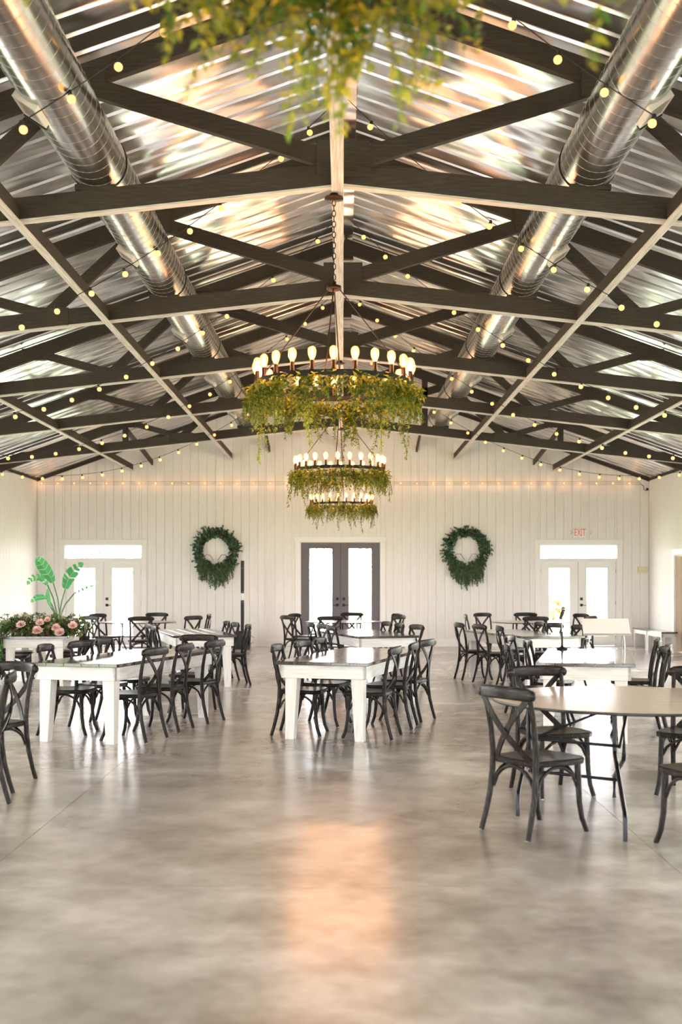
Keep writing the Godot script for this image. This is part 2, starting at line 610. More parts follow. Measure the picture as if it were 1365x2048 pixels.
func build_walls() -> void:
	var top := func(x: float) -> float: return roof_y(x)
	var back_at := func(u: float, y: float, w: float) -> Vector3: return Vector3(u, y, -(BACK + w))
	var holes := [[DOOR_W[0], DOOR_W[1], 0.0, 2.43], [DOOR_C[0], DOOR_C[1], 0.0, 2.505], [DOOR_E[0], DOOR_E[1], 0.0, 2.43]]
	var back := setting("wall_back", "white painted vertical plank end wall")
	part("backing", wall_mesh(-HALF - 0.3, HALF + 0.3, holes, top, back_at, 0.016, 0.2, -0.05), M.wall_paint, back)
	# vertical planks; the infill panel round the middle doors lies a little deeper
	var cut := [-HALF, HALF, -1.87, 1.78]
	for h in holes:
		cut.append(h[0])
		cut.append(h[1])
	var k := -36
	while k <= 36:
		cut.append(k * 0.2032)
		k += 1
	cut.sort()
	for i in cut.size() - 1:
		var a: float = cut[i]
		var z: float = cut[i + 1]
		if z - a < 0.012 or z > HALF + 0.01 or a < -HALF - 0.01:
			continue
		var mid := (a + z) * 0.5
		var low := 0.2
		for h in holes:
			if mid > h[0] and mid < h[1]:
				low = h[3]
		var infill := mid > -1.87 and mid < 1.78
		var g := 0.0022
		var ranges := [[low, -1.0, 0.0]]
		if infill:
			ranges = [[low, 3.145, 0.011], [3.15, -1.0, 0.0]]
		for r in ranges:
			var w0: float = r[2]
			var ya: float = roof_y(a + g) if r[1] < 0.0 else r[1]
			var yz: float = roof_y(z - g) if r[1] < 0.0 else r[1]
			var b := MB.new()
			var cham := 0.004
			var p := [[a + g, w0 + cham], [a + g + cham, w0], [z - g - cham, w0], [z - g, w0 + cham], [z - g, 0.016], [a + g, 0.016]]
			for e in 6:
				var p1: Array = p[e]
				var p2: Array = p[(e + 1) % 6]
				var t1: float = lerpf(ya, yz, inverse_lerp(a + g, z - g, p1[0]))
				var t2: float = lerpf(ya, yz, inverse_lerp(a + g, z - g, p2[0]))
				b.quad_out(back_at.call(p1[0], r[0], p1[1]), back_at.call(p2[0], r[0], p2[1]), back_at.call(p2[0], t2, p2[1]), back_at.call(p1[0], t1, p1[1]), back_at.call(mid, (ya + r[0]) * 0.5, w0 + 0.01))
			part("plank", b, M.wall_paint, back)
	var base := setting("baseboard_back", "white baseboard along the end wall")
	for s in [[-HALF, DOOR_W[0] - 0.12], [DOOR_W[1] + 0.12, DOOR_C[0] - 0.12], [DOOR_C[1] + 0.12, DOOR_E[0] - 0.12], [DOOR_E[1] + 0.12, HALF]]:
		part("board", one_box(Vector3.ZERO, Vector3(s[1] - s[0], 0.2, 0.03), 0.004), M.trim_paint, base, P((s[0] + s[1]) * 0.5, BACK + 0.001, 0.1))
	# side walls
	for s in [-1.0, 1.0]:
		var side_at := func(u: float, y: float, w: float) -> Vector3: return Vector3(s * (HALF + w), y, -u)
		var flat := func(_u: float) -> float: return roof_y(HALF)
		var w := setting("wall_left" if s < 0.0 else "wall_right", "white painted vertical plank long wall")
		var open := []
		for e in [19.4, 12.24, 5.08, -2.08]:
			open.append([e - 1.65, e + 1.65, 0.0, 2.95])
		if s > 0.0:
			open.append([24.1, 25.12, 0.0, 2.13])
		part("backing", wall_mesh(FRONT - 0.3, BACK + 0.3, open, flat, side_at, 0.016, 0.2, -0.05), M.wall_paint, w)
		var u := BACK - 0.2032
		while u > 22.2:
			var a := u + 0.0022
			var z := u + 0.201
			var cuts := [[a, z, 0.2]]
			if s > 0.0 and z > 24.1 and a < 25.12:
				if a < 24.1:
					cuts = [[a, 24.1, 0.2], [24.1, z, 2.13]]
				elif z > 25.12:
					cuts = [[a, 25.12, 2.13], [25.12, z, 0.2]]
				else:
					cuts = [[a, z, 2.13]]
			for q in cuts:
				var b := MB.new()
				b.hexa([side_at.call(q[0], q[2], 0.0), side_at.call(q[1], q[2], 0.0), side_at.call(q[1], q[2], 0.016), side_at.call(q[0], q[2], 0.016), side_at.call(q[0], 4.0, 0.0), side_at.call(q[1], 4.0, 0.0), side_at.call(q[1], 4.0, 0.016), side_at.call(q[0], 4.0, 0.016)])
				part("plank", b, M.wall_paint, w)
			u -= 0.2032
		var bb := setting("baseboard_left" if s < 0.0 else "baseboard_right", "white baseboard along the long wall")
		var runs := [[21.1, BACK - 0.03]] if s < 0.0 else [[25.25, BACK - 0.03], [21.1, 23.97]]
		for r in runs:
			part("board", one_box(Vector3.ZERO, Vector3(0.03, 0.2, r[1] - r[0]), 0.004), M.trim_paint, bb, P(s * (HALF + 0.001), (r[0] + r[1]) * 0.5, 0.1))
		# glazed openings along the long walls
		for e in [19.4, 12.24, 5.08, -2.08]:
			var win := setting("window_%d" % (taken.get("window_count", 0) + 1))
			taken["window_count"] = taken.get("window_count", 0) + 1
			glazing(win, e - 1.65, e + 1.65, 0.0, 2.95, 3, 1, side_at, 0.1, M.trim_paint)
	# wall behind the camera, with the big glazed entrance
	var fr := setting("wall_front", "white painted entrance wall")
	var front_at := func(u: float, y: float, w: float) -> Vector3: return Vector3(u, y, -(FRONT - w))
	var fo := [[-5.6, -2.0, 0.0, 3.05], [-1.8, 1.8, 0.0, 3.05], [2.0, 5.6, 0.0, 3.05]]
	part("backing", wall_mesh(-HALF - 0.3, HALF + 0.3, fo, top, front_at, 0.0, 0.2, -0.05), M.wall_paint, fr)
	for o in fo:
		var win := setting("window_%d" % (taken.get("window_count", 0) + 1))
		taken["window_count"] = taken.get("window_count", 0) + 1
		glazing(win, o[0], o[1], 0.0, 3.05, 4, 1, front_at, 0.1, M.black_metal)


func door_pair(number: int, span: Array, leaf_top: float, open_top: float, m: Material, stile: float, glass_y: Array, label: String, transom: bool) -> void:
	var root := setting("door_%d" % number, label)
	var x0: float = span[0]
	var x1: float = span[1]
	# casing on the wall face
	for e in [[x0 - 0.12, x0, 0.0, open_top], [x1, x1 + 0.12, 0.0, open_top], [x0 - 0.14, x1 + 0.14, open_top, open_top + 0.13]]:
		part("casing", one_box(Vector3.ZERO, Vector3(e[1] - e[0], e[3] - e[2], 0.03), 0.004), M.trim_paint, root, P((e[0] + e[1]) * 0.5, BACK - 0.006, (e[2] + e[3]) * 0.5))
	# jambs inside the opening
	for e in [[x0, x0 + 0.015, 0.0, open_top], [x1 - 0.015, x1, 0.0, open_top], [x0, x1, open_top - 0.015, open_top]]:
		part("jamb", one_box(Vector3.ZERO, Vector3(e[1] - e[0], e[3] - e[2], 0.18)), M.trim_paint, root, P((e[0] + e[1]) * 0.5, BACK + 0.105, (e[2] + e[3]) * 0.5))
	part("threshold", one_box(Vector3.ZERO, Vector3(x1 - x0, 0.02, 0.18)), M.galvanised, root, P((x0 + x1) * 0.5, BACK + 0.105, 0.005))
	if transom:
		part("transom_bar", one_box(Vector3.ZERO, Vector3(x1 - x0 - 0.03, 0.09, 0.1), 0.004), M.trim_paint, root, P((x0 + x1) * 0.5, BACK + 0.08, leaf_top + 0.041))
		part("transom_pane", one_box(Vector3.ZERO, Vector3(x1 - x0 - 0.03, open_top - leaf_top - 0.1, 0.006)), M.pane, root, P((x0 + x1) * 0.5, BACK + 0.09, (leaf_top + 0.085 + open_top - 0.015) * 0.5))
	var mid := (x0 + x1) * 0.5
	for e in [[x0 + 0.015, x0 + 0.035], [x1 - 0.035, x1 - 0.015], [mid - 0.02, mid + 0.02]]:
		part("door_stop", one_box(Vector3.ZERO, Vector3(e[1] - e[0], leaf_top, 0.03)), m, root, P((e[0] + e[1]) * 0.5, BACK + 0.114, leaf_top * 0.5))
	part("door_stop", one_box(Vector3.ZERO, Vector3(x1 - x0 - 0.07, 0.03, 0.03)), m, root, P(mid, BACK + 0.114, leaf_top - 0.02))
	for s in [-1.0, 1.0]:
		var a: float = (x0 + 0.018) if s < 0.0 else (mid + 0.003)
		var z: float = (mid - 0.003) if s < 0.0 else (x1 - 0.018)
		var w := z - a
		var b := MB.new()
		var y0 := 0.02
		b.cbox(Vector3(stile * 0.5, (leaf_top + y0) * 0.5, 0), Vector3(stile, leaf_top - y0, 0.045), 0.004)
		b.cbox(Vector3(w - stile * 0.5, (leaf_top + y0) * 0.5, 0), Vector3(stile, leaf_top - y0, 0.045), 0.004)
		b.box(Vector3(w * 0.5, (y0 + glass_y[0]) * 0.5, 0), Vector3(w - 2 * stile, glass_y[0] - y0, 0.043))
		b.box(Vector3(w * 0.5, (leaf_top + glass_y[1]) * 0.5, 0), Vector3(w - 2 * stile, leaf_top - glass_y[1], 0.043))
		var leaf := part("door_leaf", b, m, root, P(a, BACK + 0.075))
		part("pane", one_box(Vector3(w * 0.5, (glass_y[0] + glass_y[1]) * 0.5, 0), Vector3(w - 2 * stile + 0.01, glass_y[1] - glass_y[0] + 0.01, 0.006)), M.pane, leaf)
		var bead := MB.new()
		for e in [[stile + 0.008, 0.016, 1], [w - stile - 0.008, 0.016, 1]]:
			bead.box(Vector3(e[0], (glass_y[0] + glass_y[1]) * 0.5, 0), Vector3(0.016, glass_y[1] - glass_y[0], 0.055))
		for e in [glass_y[0] + 0.008, glass_y[1] - 0.008]:
			bead.box(Vector3(w * 0.5, e, 0), Vector3(w - 2 * stile - 0.03, 0.016, 0.055))
		part("glazing_bead", bead, m, leaf)
		var hx: float = w - 0.075 if s < 0.0 else 0.075
		if number == 2 or s > 0.0:
			for e in [1.14, 0.99]:
				part("deadbolt" if e > 1.05 else "handle_rose", one_box(Vector3(hx, e, 0.03), Vector3(0.065, 0.065, 0.02), 0.006), M.door_hardware, leaf)
			var hd := MB.new()
			hd.tube([Vector3(hx, 0.99, 0.035), Vector3(hx, 0.99, 0.075), Vector3(hx - s * 0.0 + (0.1 if s > 0.0 else -0.1), 0.985, 0.08)], 0.009, 6)
			part("lever_handle", hd, M.door_hardware, leaf)
		for e in [0.25, 1.05, leaf_top - 0.22]:
			var gx: float = 0.0 if s < 0.0 else w
			var h := MB.new()
			h.tube([Vector3(gx, e - 0.05, 0.026), Vector3(gx, e + 0.05, 0.026)], 0.008, 6)
			part("hinge", h, M.galvanised, leaf)


func build_doors() -> void:
	door_pair(1, DOOR_W, 2.03, 2.43, M.trim_paint, 0.19, [0.24, 1.89], "white glazed double doors with transom behind the potted palm", true)
	door_pair(2, DOOR_C, 2.49, 2.505, M.charcoal_door, 0.185, [0.30, 2.36], "charcoal glazed double doors between the two wreaths", false)
	door_pair(3, DOOR_E, 2.03, 2.43, M.trim_paint, 0.19, [0.24, 1.89], "white glazed double doors with transom under the exit sign", true)
	# panelled side door on the right wall
	var root := setting("door_4", "tan panelled side door in a white casing")
	for e in [[25.12, 25.25, 0.0, 2.13], [23.97, 24.1, 0.0, 2.13], [23.95, 25.27, 2.13, 2.27]]:
		part("casing", one_box(Vector3.ZERO, Vector3(0.05, e[3] - e[2], e[1] - e[0]), 0.004), M.trim_paint, root, P(HALF - 0.01, (e[0] + e[1]) * 0.5, (e[2] + e[3]) * 0.5))
	part("jamb", one_box(Vector3.ZERO, Vector3(0.16, 2.13, 0.02)), M.tan_door, root, P(HALF + 0.09, 25.11, 1.065))
	var leaf := part("door_leaf", one_box(Vector3.ZERO, Vector3(0.045, 2.1, 0.98), 0.004), M.tan_door, root, P(HALF + 0.13, 24.6, 1.06))
	for y in [-0.5, 0.5]:
		part("panel", one_box(Vector3(-0.025, y, 0), Vector3(0.012, 0.75, 0.66), 0.005), M.tan_door, leaf)
	part("door_knob", one_box(Vector3(-0.05, -0.06, 0.4), Vector3(0.06, 0.05, 0.05), 0.018), M.door_hardware, leaf)


func build_roof() -> void:
	var roof := setting("ceiling", "bright corrugated metal roof seen from below")
	var pitch := 0.3048
	for s in [-1.0, 1.0]:
		var sheet := MB.new()
		# section along the hall: flat pan, then a rib that stands up away from the room
		var sec := []
		for k in 3:
			var o := k * pitch
			sec.append_array([[o, 0.0], [o + 0.24, 0.0], [o + 0.256, 0.034], [o + 0.289, 0.034]])
		sec.append([3 * pitch, 0.0])
		var x1: float = s * (HALF + 0.02)
		for i in sec.size() - 1:
			var a: Array = sec[i]
			var z: Array = sec[i + 1]
			sheet.quad_out(Vector3(0, RIDGE + a[1], -a[0]), Vector3(0, RIDGE + z[1], -z[0]), Vector3(x1, roof_y(x1) + z[1], -z[0]), Vector3(x1, roof_y(x1) + a[1], -a[0]), Vector3(s * 3.0, 9.0, -0.4))
		var mesh := sheet.mesh()
		var d := BACK - 3 * pitch
		while d > FRONT - 0.9:
			part("roof_sheet", mesh, M.roof_metal, roof, P(0, d))
			d -= 3 * pitch
	part("ridge_cap", one_box(Vector3.ZERO, Vector3(0.28, 0.012, BACK - FRONT)), M.roof_metal, roof, P(0, (BACK + FRONT) * 0.5, RIDGE - 0.052))
	var deck := MB.new()
	for s in [-1.0, 1.0]:
		var x1: float = s * (HALF + 0.5)
		var p := []
		for y in [0.05, 0.2]:
			p.append(P(0, FRONT - 0.4, RIDGE + y))
			p.append(P(x1, FRONT - 0.4, roof_y(x1) + y))
			p.append(P(x1, BACK + 0.4, roof_y(x1) + y))
			p.append(P(0, BACK + 0.4, RIDGE + y))
		deck.hexa(p)
	part("roof_deck", deck, M.galvanised, roof)
	# dark angle where the roof meets the end wall and the long walls
	var edge := setting("trim_1", "dark edge angle under the roof along the walls")
	for s in [-1.0, 1.0]:
		var b := MB.new()
		b.sweep([P(0, BACK - 0.02, RIDGE - 0.03), P(s * HALF, BACK - 0.02, roof_y(HALF) - 0.03)], [Vector2(-0.02, -0.03), Vector2(0.02, -0.03), Vector2(0.02, 0.03), Vector2(-0.02, 0.03)], Vector3.UP, [], false)
		part("edge_angle", b, M.dark_beam, edge)
		part("eave_angle", one_box(Vector3.ZERO, Vector3(0.03, 0.04, BACK - FRONT)), M.dark_beam, edge, P(s * (HALF - 0.015), (BACK + FRONT) * 0.5, roof_y(HALF) - 0.02))


# a straight timber between two points of a truss plane: depth "h" lies in the plane, "t" along the hall
func timber(a: Vector2, b: Vector2, h: float, t: float) -> MB:
	var m := MB.new()
	m.sweep([Vector3(a.x, a.y, 0), Vector3(b.x, b.y, 0)], [Vector2(-t * 0.5, -h * 0.5), Vector2(t * 0.5, -h * 0.5), Vector2(t * 0.5, h * 0.5), Vector2(-t * 0.5, h * 0.5)], Vector3.UP if absf(b.x - a.x) > 0.02 else Vector3.RIGHT, [], false)
	return m


func build_trusses() -> void:
	var names := ["beside the end wall gable braces, holding the farthest chandelier", "second from the end wall, between two chandeliers", "holding the middle chandelier", "between the nearest lit chandelier and the middle one", "holding the chain of the largest chandelier in view", "just outside the view, next to the foreground greenery", "over the foreground greenery"]
	for k in names.size():
		var d := BACK - BAY * (k + 1)
		var root := thing("roof_truss", "dark stained scissor truss " + names[k], "truss", P(0, d), 0.0, "roof trusses")
		for s in [-1.0, 1.0]:
			part("top_chord", timber(Vector2(s * 0.0, RIDGE - 0.15), Vector2(s * HALF, roof_y(HALF) - 0.15), 0.19, 0.075), M.dark_beam, root)
			part("bottom_chord", timber(Vector2(0, chord_y(0) + 0.09), Vector2(s * (HALF - 0.05), chord_y(HALF) + 0.09), 0.18, 0.078), M.dark_beam, root)
			part("edge_strip", timber(Vector2(0, chord_y(0) - 0.01), Vector2(s * (HALF - 0.05), chord_y(HALF) - 0.01), 0.018, 0.084), M.pale_strip_x, root)
			part("web", timber(Vector2(s * 0.12, 5.0), Vector2(s * 2.16, 5.62), 0.15, 0.07), M.dark_beam, root)
			part("web", timber(Vector2(s * 2.16, 5.66), Vector2(s * 3.36, 4.56), 0.13, 0.066), M.dark_beam, root)
			part("web", timber(Vector2(s * 3.36, 4.56), Vector2(s * 4.48, 4.86), 0.11, 0.066), M.dark_beam, root)
			part("gusset_plate", one_box(Vector3(s * 2.16, 5.62, 0), Vector3(0.42, 0.24, 0.094), 0.004), M.dark_beam, root)
			part("gusset_plate", one_box(Vector3(s * 3.36, 4.54, 0), Vector3(0.5, 0.2, 0.094), 0.004), M.dark_beam, root)
			part("gusset_plate", one_box(Vector3(s * 4.48, 4.83, 0), Vector3(0.34, 0.16, 0.094), 0.004), M.dark_beam, root)
			if k == 0:
				for x in [1.7, 4.52]:
					part("stud", timber(Vector2(s * x, chord_y(x) + 0.17), Vector2(s * x, roof_y(x) - 0.2), 0.12, 0.07), M.dark_beam, root)
		part("gusset_plate", one_box(Vector3(0, 5.0, 0), Vector3(0.44, 0.3, 0.1), 0.004), M.dark_beam, root)
		part("gusset_plate", one_box(Vector3(0, RIDGE - 0.26, 0), Vector3(0.3, 0.2, 0.094), 0.004), M.dark_beam, root)


func build_runners() -> void:
	var where := [[-5.04, "next to the left long wall"], [-2.67, "under the duct over the planter side"], [-0.045, "along the ridge above the chandeliers"], [2.67, "under the duct over the lectern side"], [5.04, "next to the exit sign side wall"]]
	for w in where:
		var x: float = w[0]
		var root := thing("ceiling_runner", "long timber runner with pale underside %s" % w[1], "beam", Vector3.ZERO, 0.0, "ceiling runners")
		var wide := 0.1 if absf(x) < 1.0 else 0.075
		part("pale_strip", one_box(Vector3.ZERO, Vector3(wide, 0.02, BACK - FRONT - 0.3), 0.003), M.pale_strip_z, root, P(x, (BACK + FRONT) * 0.5 + 0.12, chord_y(x) - 0.03))
		for k in 9:
			var d1 := BACK - BAY * k - (0.05 if k > 0 else 0.02)
			var d0 := BACK - BAY * (k + 1) + 0.05
			part("runner_board", one_box(Vector3.ZERO, Vector3(0.042, 0.14, d1 - d0), 0.003), M.dark_runner, root, P(x, (d0 + d1) * 0.5, chord_y(x) + 0.052))
	# raking braces from the last truss down to the end wall
	for x in [-4.56, -1.76, 1.76, 4.56]:
		var b := MB.new()
		var d0 := BACK - BAY + 0.06
		b.sweep([P(x * 0.99, d0, chord_y(x) + (0.62 if absf(x) < 3.0 else 0.42)), P(x, BACK - 0.02, chord_y(x) + 0.11)], [Vector2(-0.02, -0.06), Vector2(0.02, -0.06), Vector2(0.02, 0.06), Vector2(-0.02, 0.06)], Vector3.UP, [], false)
		var o := part("gable_brace", b, M.dark_runner, self)
		tag(o, "%s gable brace raking from the last truss to the end wall, %s side" % ["inner" if absf(x) < 3.0 else "outer", "planter" if x < 0.0 else "exit sign"], "brace", "gable braces")


func build_ducts() -> void:
	for s in [-1.0, 1.0]:
		var x: float = s * 2.03
		var y := 5.0
		var r := 0.236
		var root := thing("spiral_duct", "silver spiral air duct hanging over the %s tables" % ("planter" if s < 0.0 else "lectern"), "duct", Vector3.ZERO, 0.0, "spiral ducts")
		var body := MB.new()
		body.tube([P(x, FRONT + 0.05, y), P(x, 10.0, y), P(x, 24.7, y)], r, 48)
		part("duct_pipe", body, M.duct_metal, root)
		var seam := MB.new()
		var path := []
		var d := 2.0
		var a := 0.0
		while d < 24.65:
			path.append(P(x + cos(a) * (r + 0.001) * -s, d, y + sin(a) * (r + 0.001)))
			a += TAU / 26.0
			d += 0.15 / 26.0
		seam.tube(path, 0.0015, 4, [], true, false, Vector3(0.02, 0.03, 1))
		var so := part("spiral_seam", seam, M.seam_metal, root)
		so.set_meta("label", "raised spiral seam")
		for e in [24.62, 24.75]:
			var cap := MB.new()
			cap.lathe([Vector2(0.0, 0.0), Vector2(0.2, 0.0), Vector2(r + 0.008, 0.0), Vector2(r + 0.008, 0.05), Vector2(0.2, 0.05), Vector2(0.0, 0.05)], 32, Transform3D(Basis(Vector3.RIGHT, -PI / 2), P(x, e - 0.05, y)))
			part("end_collar", cap, M.duct_metal, root)
		# air registers on the outer lower flank
		for e in [7.9, 11.45, 15.1, 18.6, 22.2]:
			var turn := Basis(Vector3.BACK, s * deg_to_rad(34.0))
			var xf := Transform3D(turn, P(x, e, y))
			var fr := MB.new()
			for q in [[-0.085, 0.0, 0.02, 0.3], [0.085, 0.0, 0.02, 0.3], [0.0, -0.14, 0.15, 0.02], [0.0, 0.14, 0.15, 0.02]]:
				fr.box(Vector3(q[0], -r - 0.004, q[1]), Vector3(q[2], 0.045, q[3]), xf)
			var reg := part("air_register", fr, M.register_white, root)
			part("grille", one_box(Vector3(0, -r - 0.002, 0), Vector3(0.155, 0.03, 0.27), 0.0, xf), M.register_grille, reg)
			part("damper_bar", one_box(Vector3(0, -r - 0.015, -0.165), Vector3(0.19, 0.04, 0.02), 0.0, xf), M.black_metal, reg)
		for k in range(1, 7):
			var e := BACK - BAY * k
			var st := MB.new()
			var arc := []
			for i in 25:
				var q := PI * 0.98 * (i / 24.0 * 2.0 - 1.0) - PI / 2
				arc.append(P(x + cos(q) * (r + 0.004), e + 0.075, y + sin(q) * (r + 0.004)))
			st.tube(arc, 0.006, 4, [], true, false, Vector3(0.0, 0.05, 1))
			part("strap", st, M.black_metal, root)
			part("saddle_block", one_box(Vector3.ZERO, Vector3(0.34, 0.05, 0.07), 0.004), M.dark_beam, root, P(x, e, chord_y(x) + 0.198))


# ---------------------------------------------------------------- lamps
func bulb_light(parent: Node, at: Vector3, energy: float, size: float) -> void:
	var l := OmniLight3D.new()
	l.name = "bulb_light"
	parent.add_child(l, true)
	l.position = at
	l.light_color = Color(1.0, 0.72, 0.52)
	l.light_energy = energy
	l.light_size = size
	l.omni_range = 40.0
	l.omni_attenuation = 2.0
	l.shadow_enabled = true


func ring_pt(r: float, a: float, y: float) -> Vector3:
	return Vector3(cos(a) * r, y, sin(a) * r)


func chandelier(label: String, x: float, d: float, seed_: int, single_leaves: int, far_side: bool, dense: float) -> void:
	var r := 0.645
	var root := thing("ring_chandelier", label, "chandelier", P(x, d, 3.15), 0.0, "ring chandeliers")
	rng.seed = seed_
	var phase := rng.randf() * TAU
	# ceiling canopy, chain, hub, rods
	var up := chord_y(0) - 0.045 - 3.15
	var cb := MB.new()
	cb.lathe([Vector2(0, up), Vector2(0.035, up), Vector2(0.04, up - 0.02), Vector2(0.078, up - 0.03), Vector2(0.08, up - 0.045), Vector2(0.03, up - 0.055), Vector2(0, up - 0.056)], 20)
	part("ceiling_canopy", cb, M.bronze, root)
	var link := MB.new()
	var lp := []
	for i in 14:
		var a := TAU * i / 14.0
		lp.append(Vector3(cos(a) * 0.014, sin(a) * 0.027 , 0))
	link.tube(lp, 0.0042, 5, [], true, true, Vector3.BACK)
	var lm := link.mesh()
	var y := up - 0.075
	var odd := false
	while y > 0.86:
		var l := part("chain_link", lm, M.bronze, root, Vector3(0, y, 0))
		if odd:
			l.rotation.y = PI / 2
		odd = not odd
		y -= 0.044
	var hub := MB.new()
	hub.lathe([Vector2(0, 0.87), Vector2(0.018, 0.868), Vector2(0.02, 0.84), Vector2(0.06, 0.83), Vector2(0.062, 0.80), Vector2(0.03, 0.79), Vector2(0, 0.788)], 20)
	part("hub", hub, M.bronze, root)
	for i in 4:
		var a := PI * 0.5 * i + 0.09
		var b := MB.new()
		b.tube([ring_pt(0.05, a, 0.8), ring_pt(r, a, 0.03)], 0.0055, 6)
		part("rod", b, M.bronze, root)
	var circle := []
	for i in 64:
		circle.append(ring_pt(r, TAU * i / 64.0, 0.0))
	var band := MB.new()
	band.sweep(circle, [Vector2(-0.014, -0.022), Vector2(0.014, -0.022), Vector2(0.014, 0.022), Vector2(-0.014, 0.022)], Vector3.UP, [], false, false, true)
	part("ring", band, M.black_metal, root)
	# sockets and bulbs
	var sk := MB.new()
	sk.lathe([Vector2(0, 0.02), Vector2(0.02, 0.02), Vector2(0.02, 0.03), Vector2(0.017, 0.035), Vector2(0.017, 0.095), Vector2(0.0, 0.095)], 12)
	var skm := sk.mesh()
	var gl := MB.new()
	gl.lathe([Vector2(0.014, 0.093), Vector2(0.017, 0.105), Vector2(0.026, 0.125), Vector2(0.033, 0.15), Vector2(0.034, 0.17), Vector2(0.028, 0.19), Vector2(0.015, 0.203), Vector2(0.0, 0.207)], 14)
	var glm := gl.mesh()
	var fil := MB.new()
	fil.lathe([Vector2(0.0, 0.108), Vector2(0.006, 0.115), Vector2(0.012, 0.14), Vector2(0.0125, 0.162), Vector2(0.006, 0.18), Vector2(0.0, 0.184)], 10)
	var film := fil.mesh()
	for i in 24:
		var at := ring_pt(r, phase + TAU * i / 24.0, 0.0)
		part("socket", skm, M.bronze, root, at)
		var bulb := part("light_bulb", glm, M.bulb_glass, root, at)
		part("filament", film, M.filament_glow, bulb)
		bulb_light(bulb, Vector3(0, 0.152, 0), 0.043, 0.018)
	# greenery: vines wound round the ring and hanging from it
	var leaves := []
	var stems := MB.new()
	for i in int(1500 * dense):
		var a := rng.randf() * TAU
		var q := rng.randf() * TAU
		var rr := 0.09 * sqrt(rng.randf())
		var p := ring_pt(r + cos(q) * rr + 0.01, a, -0.085 + sin(q) * rr)
		var f := (Vector3(cos(a), -0.3, sin(a)) * cos(q) * 0.8 + Vector3(rng.randf_range(-1, 1), rng.randf_range(-1, 0.7), rng.randf_range(-1, 1))).normalized()
		var side := f.cross(Vector3(rng.randf_range(-0.5, 0.5), 1, rng.randf_range(-0.5, 0.5))).normalized()
		leaves.append([Transform3D(Basis(side, f.cross(side) * -1.0, f) * rng.randf_range(0.04, 0.068), p), rng.randi() % 4, p])
	var vines := int(250 * dense)
	for i in vines:
		var a := rng.randf() * TAU
		var clump := 0.5 + 0.5 * sin(a * 3.0 + seed_) * sin(a * 5.0 + 1.7 * seed_)
		var length := rng.randf_range(0.12, 0.24) + clump * rng.randf_range(0.0, 0.2)
		if i % 13 == 0:
			length += rng.randf_range(0.12, 0.3)
		if far_side:
			# this garland is fullest in the middle of its far side and thin to both sides of it
			if sin(a) < 0.0 and absf(cos(a)) > 0.45 and absf(cos(a)) < 0.9 and rng.randf() < 0.8:
				continue
			length += 0.12 * maxf(0.0, -sin(a) - 0.6)
		var p := ring_pt(r + rng.randf_range(-0.05, 0.06), a, rng.randf_range(-0.06, 0.0))
		var out := Vector3(cos(a), 0, sin(a)) * rng.randf_range(-0.3, 0.5) + Vector3(-sin(a), 0, cos(a)) * rng.randf_range(-0.9, 0.9)
		var run := 0.0
		var path := [p]
		var step := 0.016
		var dir := (out + Vector3.DOWN * 0.4).normalized()
		while run < length:
			dir = (dir + Vector3.DOWN * 0.14 + Vector3(rng.randf_range(-1, 1), 0, rng.randf_range(-1, 1)) * 0.16).normalized()
			p += dir * step
			run += step
			path.append(p)
			var count := 2 if rng.randf() < 0.75 else 1
			for q in count:
				var f := Vector3(rng.randf_range(-1, 1), rng.randf_range(-0.9, 0.35), rng.randf_range(-1, 1)).normalized()
				var side := f.cross(Vector3(rng.randf_range(-0.5, 0.5), 1, rng.randf_range(-0.5, 0.5))).normalized()
				var size := rng.randf_range(0.036, 0.064) * (1.0 - 0.35 * run / length)
				leaves.append([Transform3D(Basis(side, f.cross(side) * -1.0, f) * size, p), rng.randi() % 4, p])
		if path.size() > 2:
			stems.tube(path, 0.0018, 4, [], false)
	part("vine_stems", stems, M.vine_stem, root).set_meta("kind", "stuff")
	# the leaves that show largest are single parts, the rest one mass
	if single_leaves > 0:
		leaves.sort_custom(func(p, q): return (p[2].y + p[2].z * 0.5 < q[2].y + q[2].z * 0.5) if far_side else (p[2].y - p[2].z * 0.4 < q[2].y - q[2].z * 0.4))
	var one := MB.new()
	one.leaf(Transform3D())
	var om := one.mesh()
	var rest := MB.new()
	rest.tinted = true
	for i in leaves.size():
		var l: Array = leaves[i]
		if i < single_leaves:
			var o := part("leaf", om, M["leaf_%d" % l[1]], root)
			o.transform = l[0]
		else:
			rest.tint = (M["leaf_%d" % l[1]] as StandardMaterial3D).albedo_color.srgb_to_linear()
			rest.leaf(l[0])
	var f := part("foliage", rest, M.leaf_tinted, root)
	f.set_meta("kind", "stuff")
	f.set_meta("label", "mass of small green vine leaves")


func build_chandeliers() -> void:
	chandelier("largest chandelier in view, hung on the nearest chain, with leafy garland", -0.075, 9.45, 3, 300, false, 1.0)
	chandelier("middle chandelier with twiggy greenery, hanging below and beyond the largest one", -0.05, 16.56, 8, 0, false, 0.9)
	chandelier("farthest, lowest looking chandelier in front of the charcoal doors", -0.03, 23.7, 5, 0, false, 0.85)
	chandelier("foreground chandelier of which only blurred hanging leaves show", -0.06, 2.29, 12, 300, true, 1.15)


func globe_mesh(r: float) -> ArrayMesh:
	var b := MB.new()
	var prof := []
	for i in 9:
		var a := PI * i / 8.0
		prof.append(Vector2(sin(a) * r, -cos(a) * r))
	b.lathe(prof, 12)
	return b.mesh()


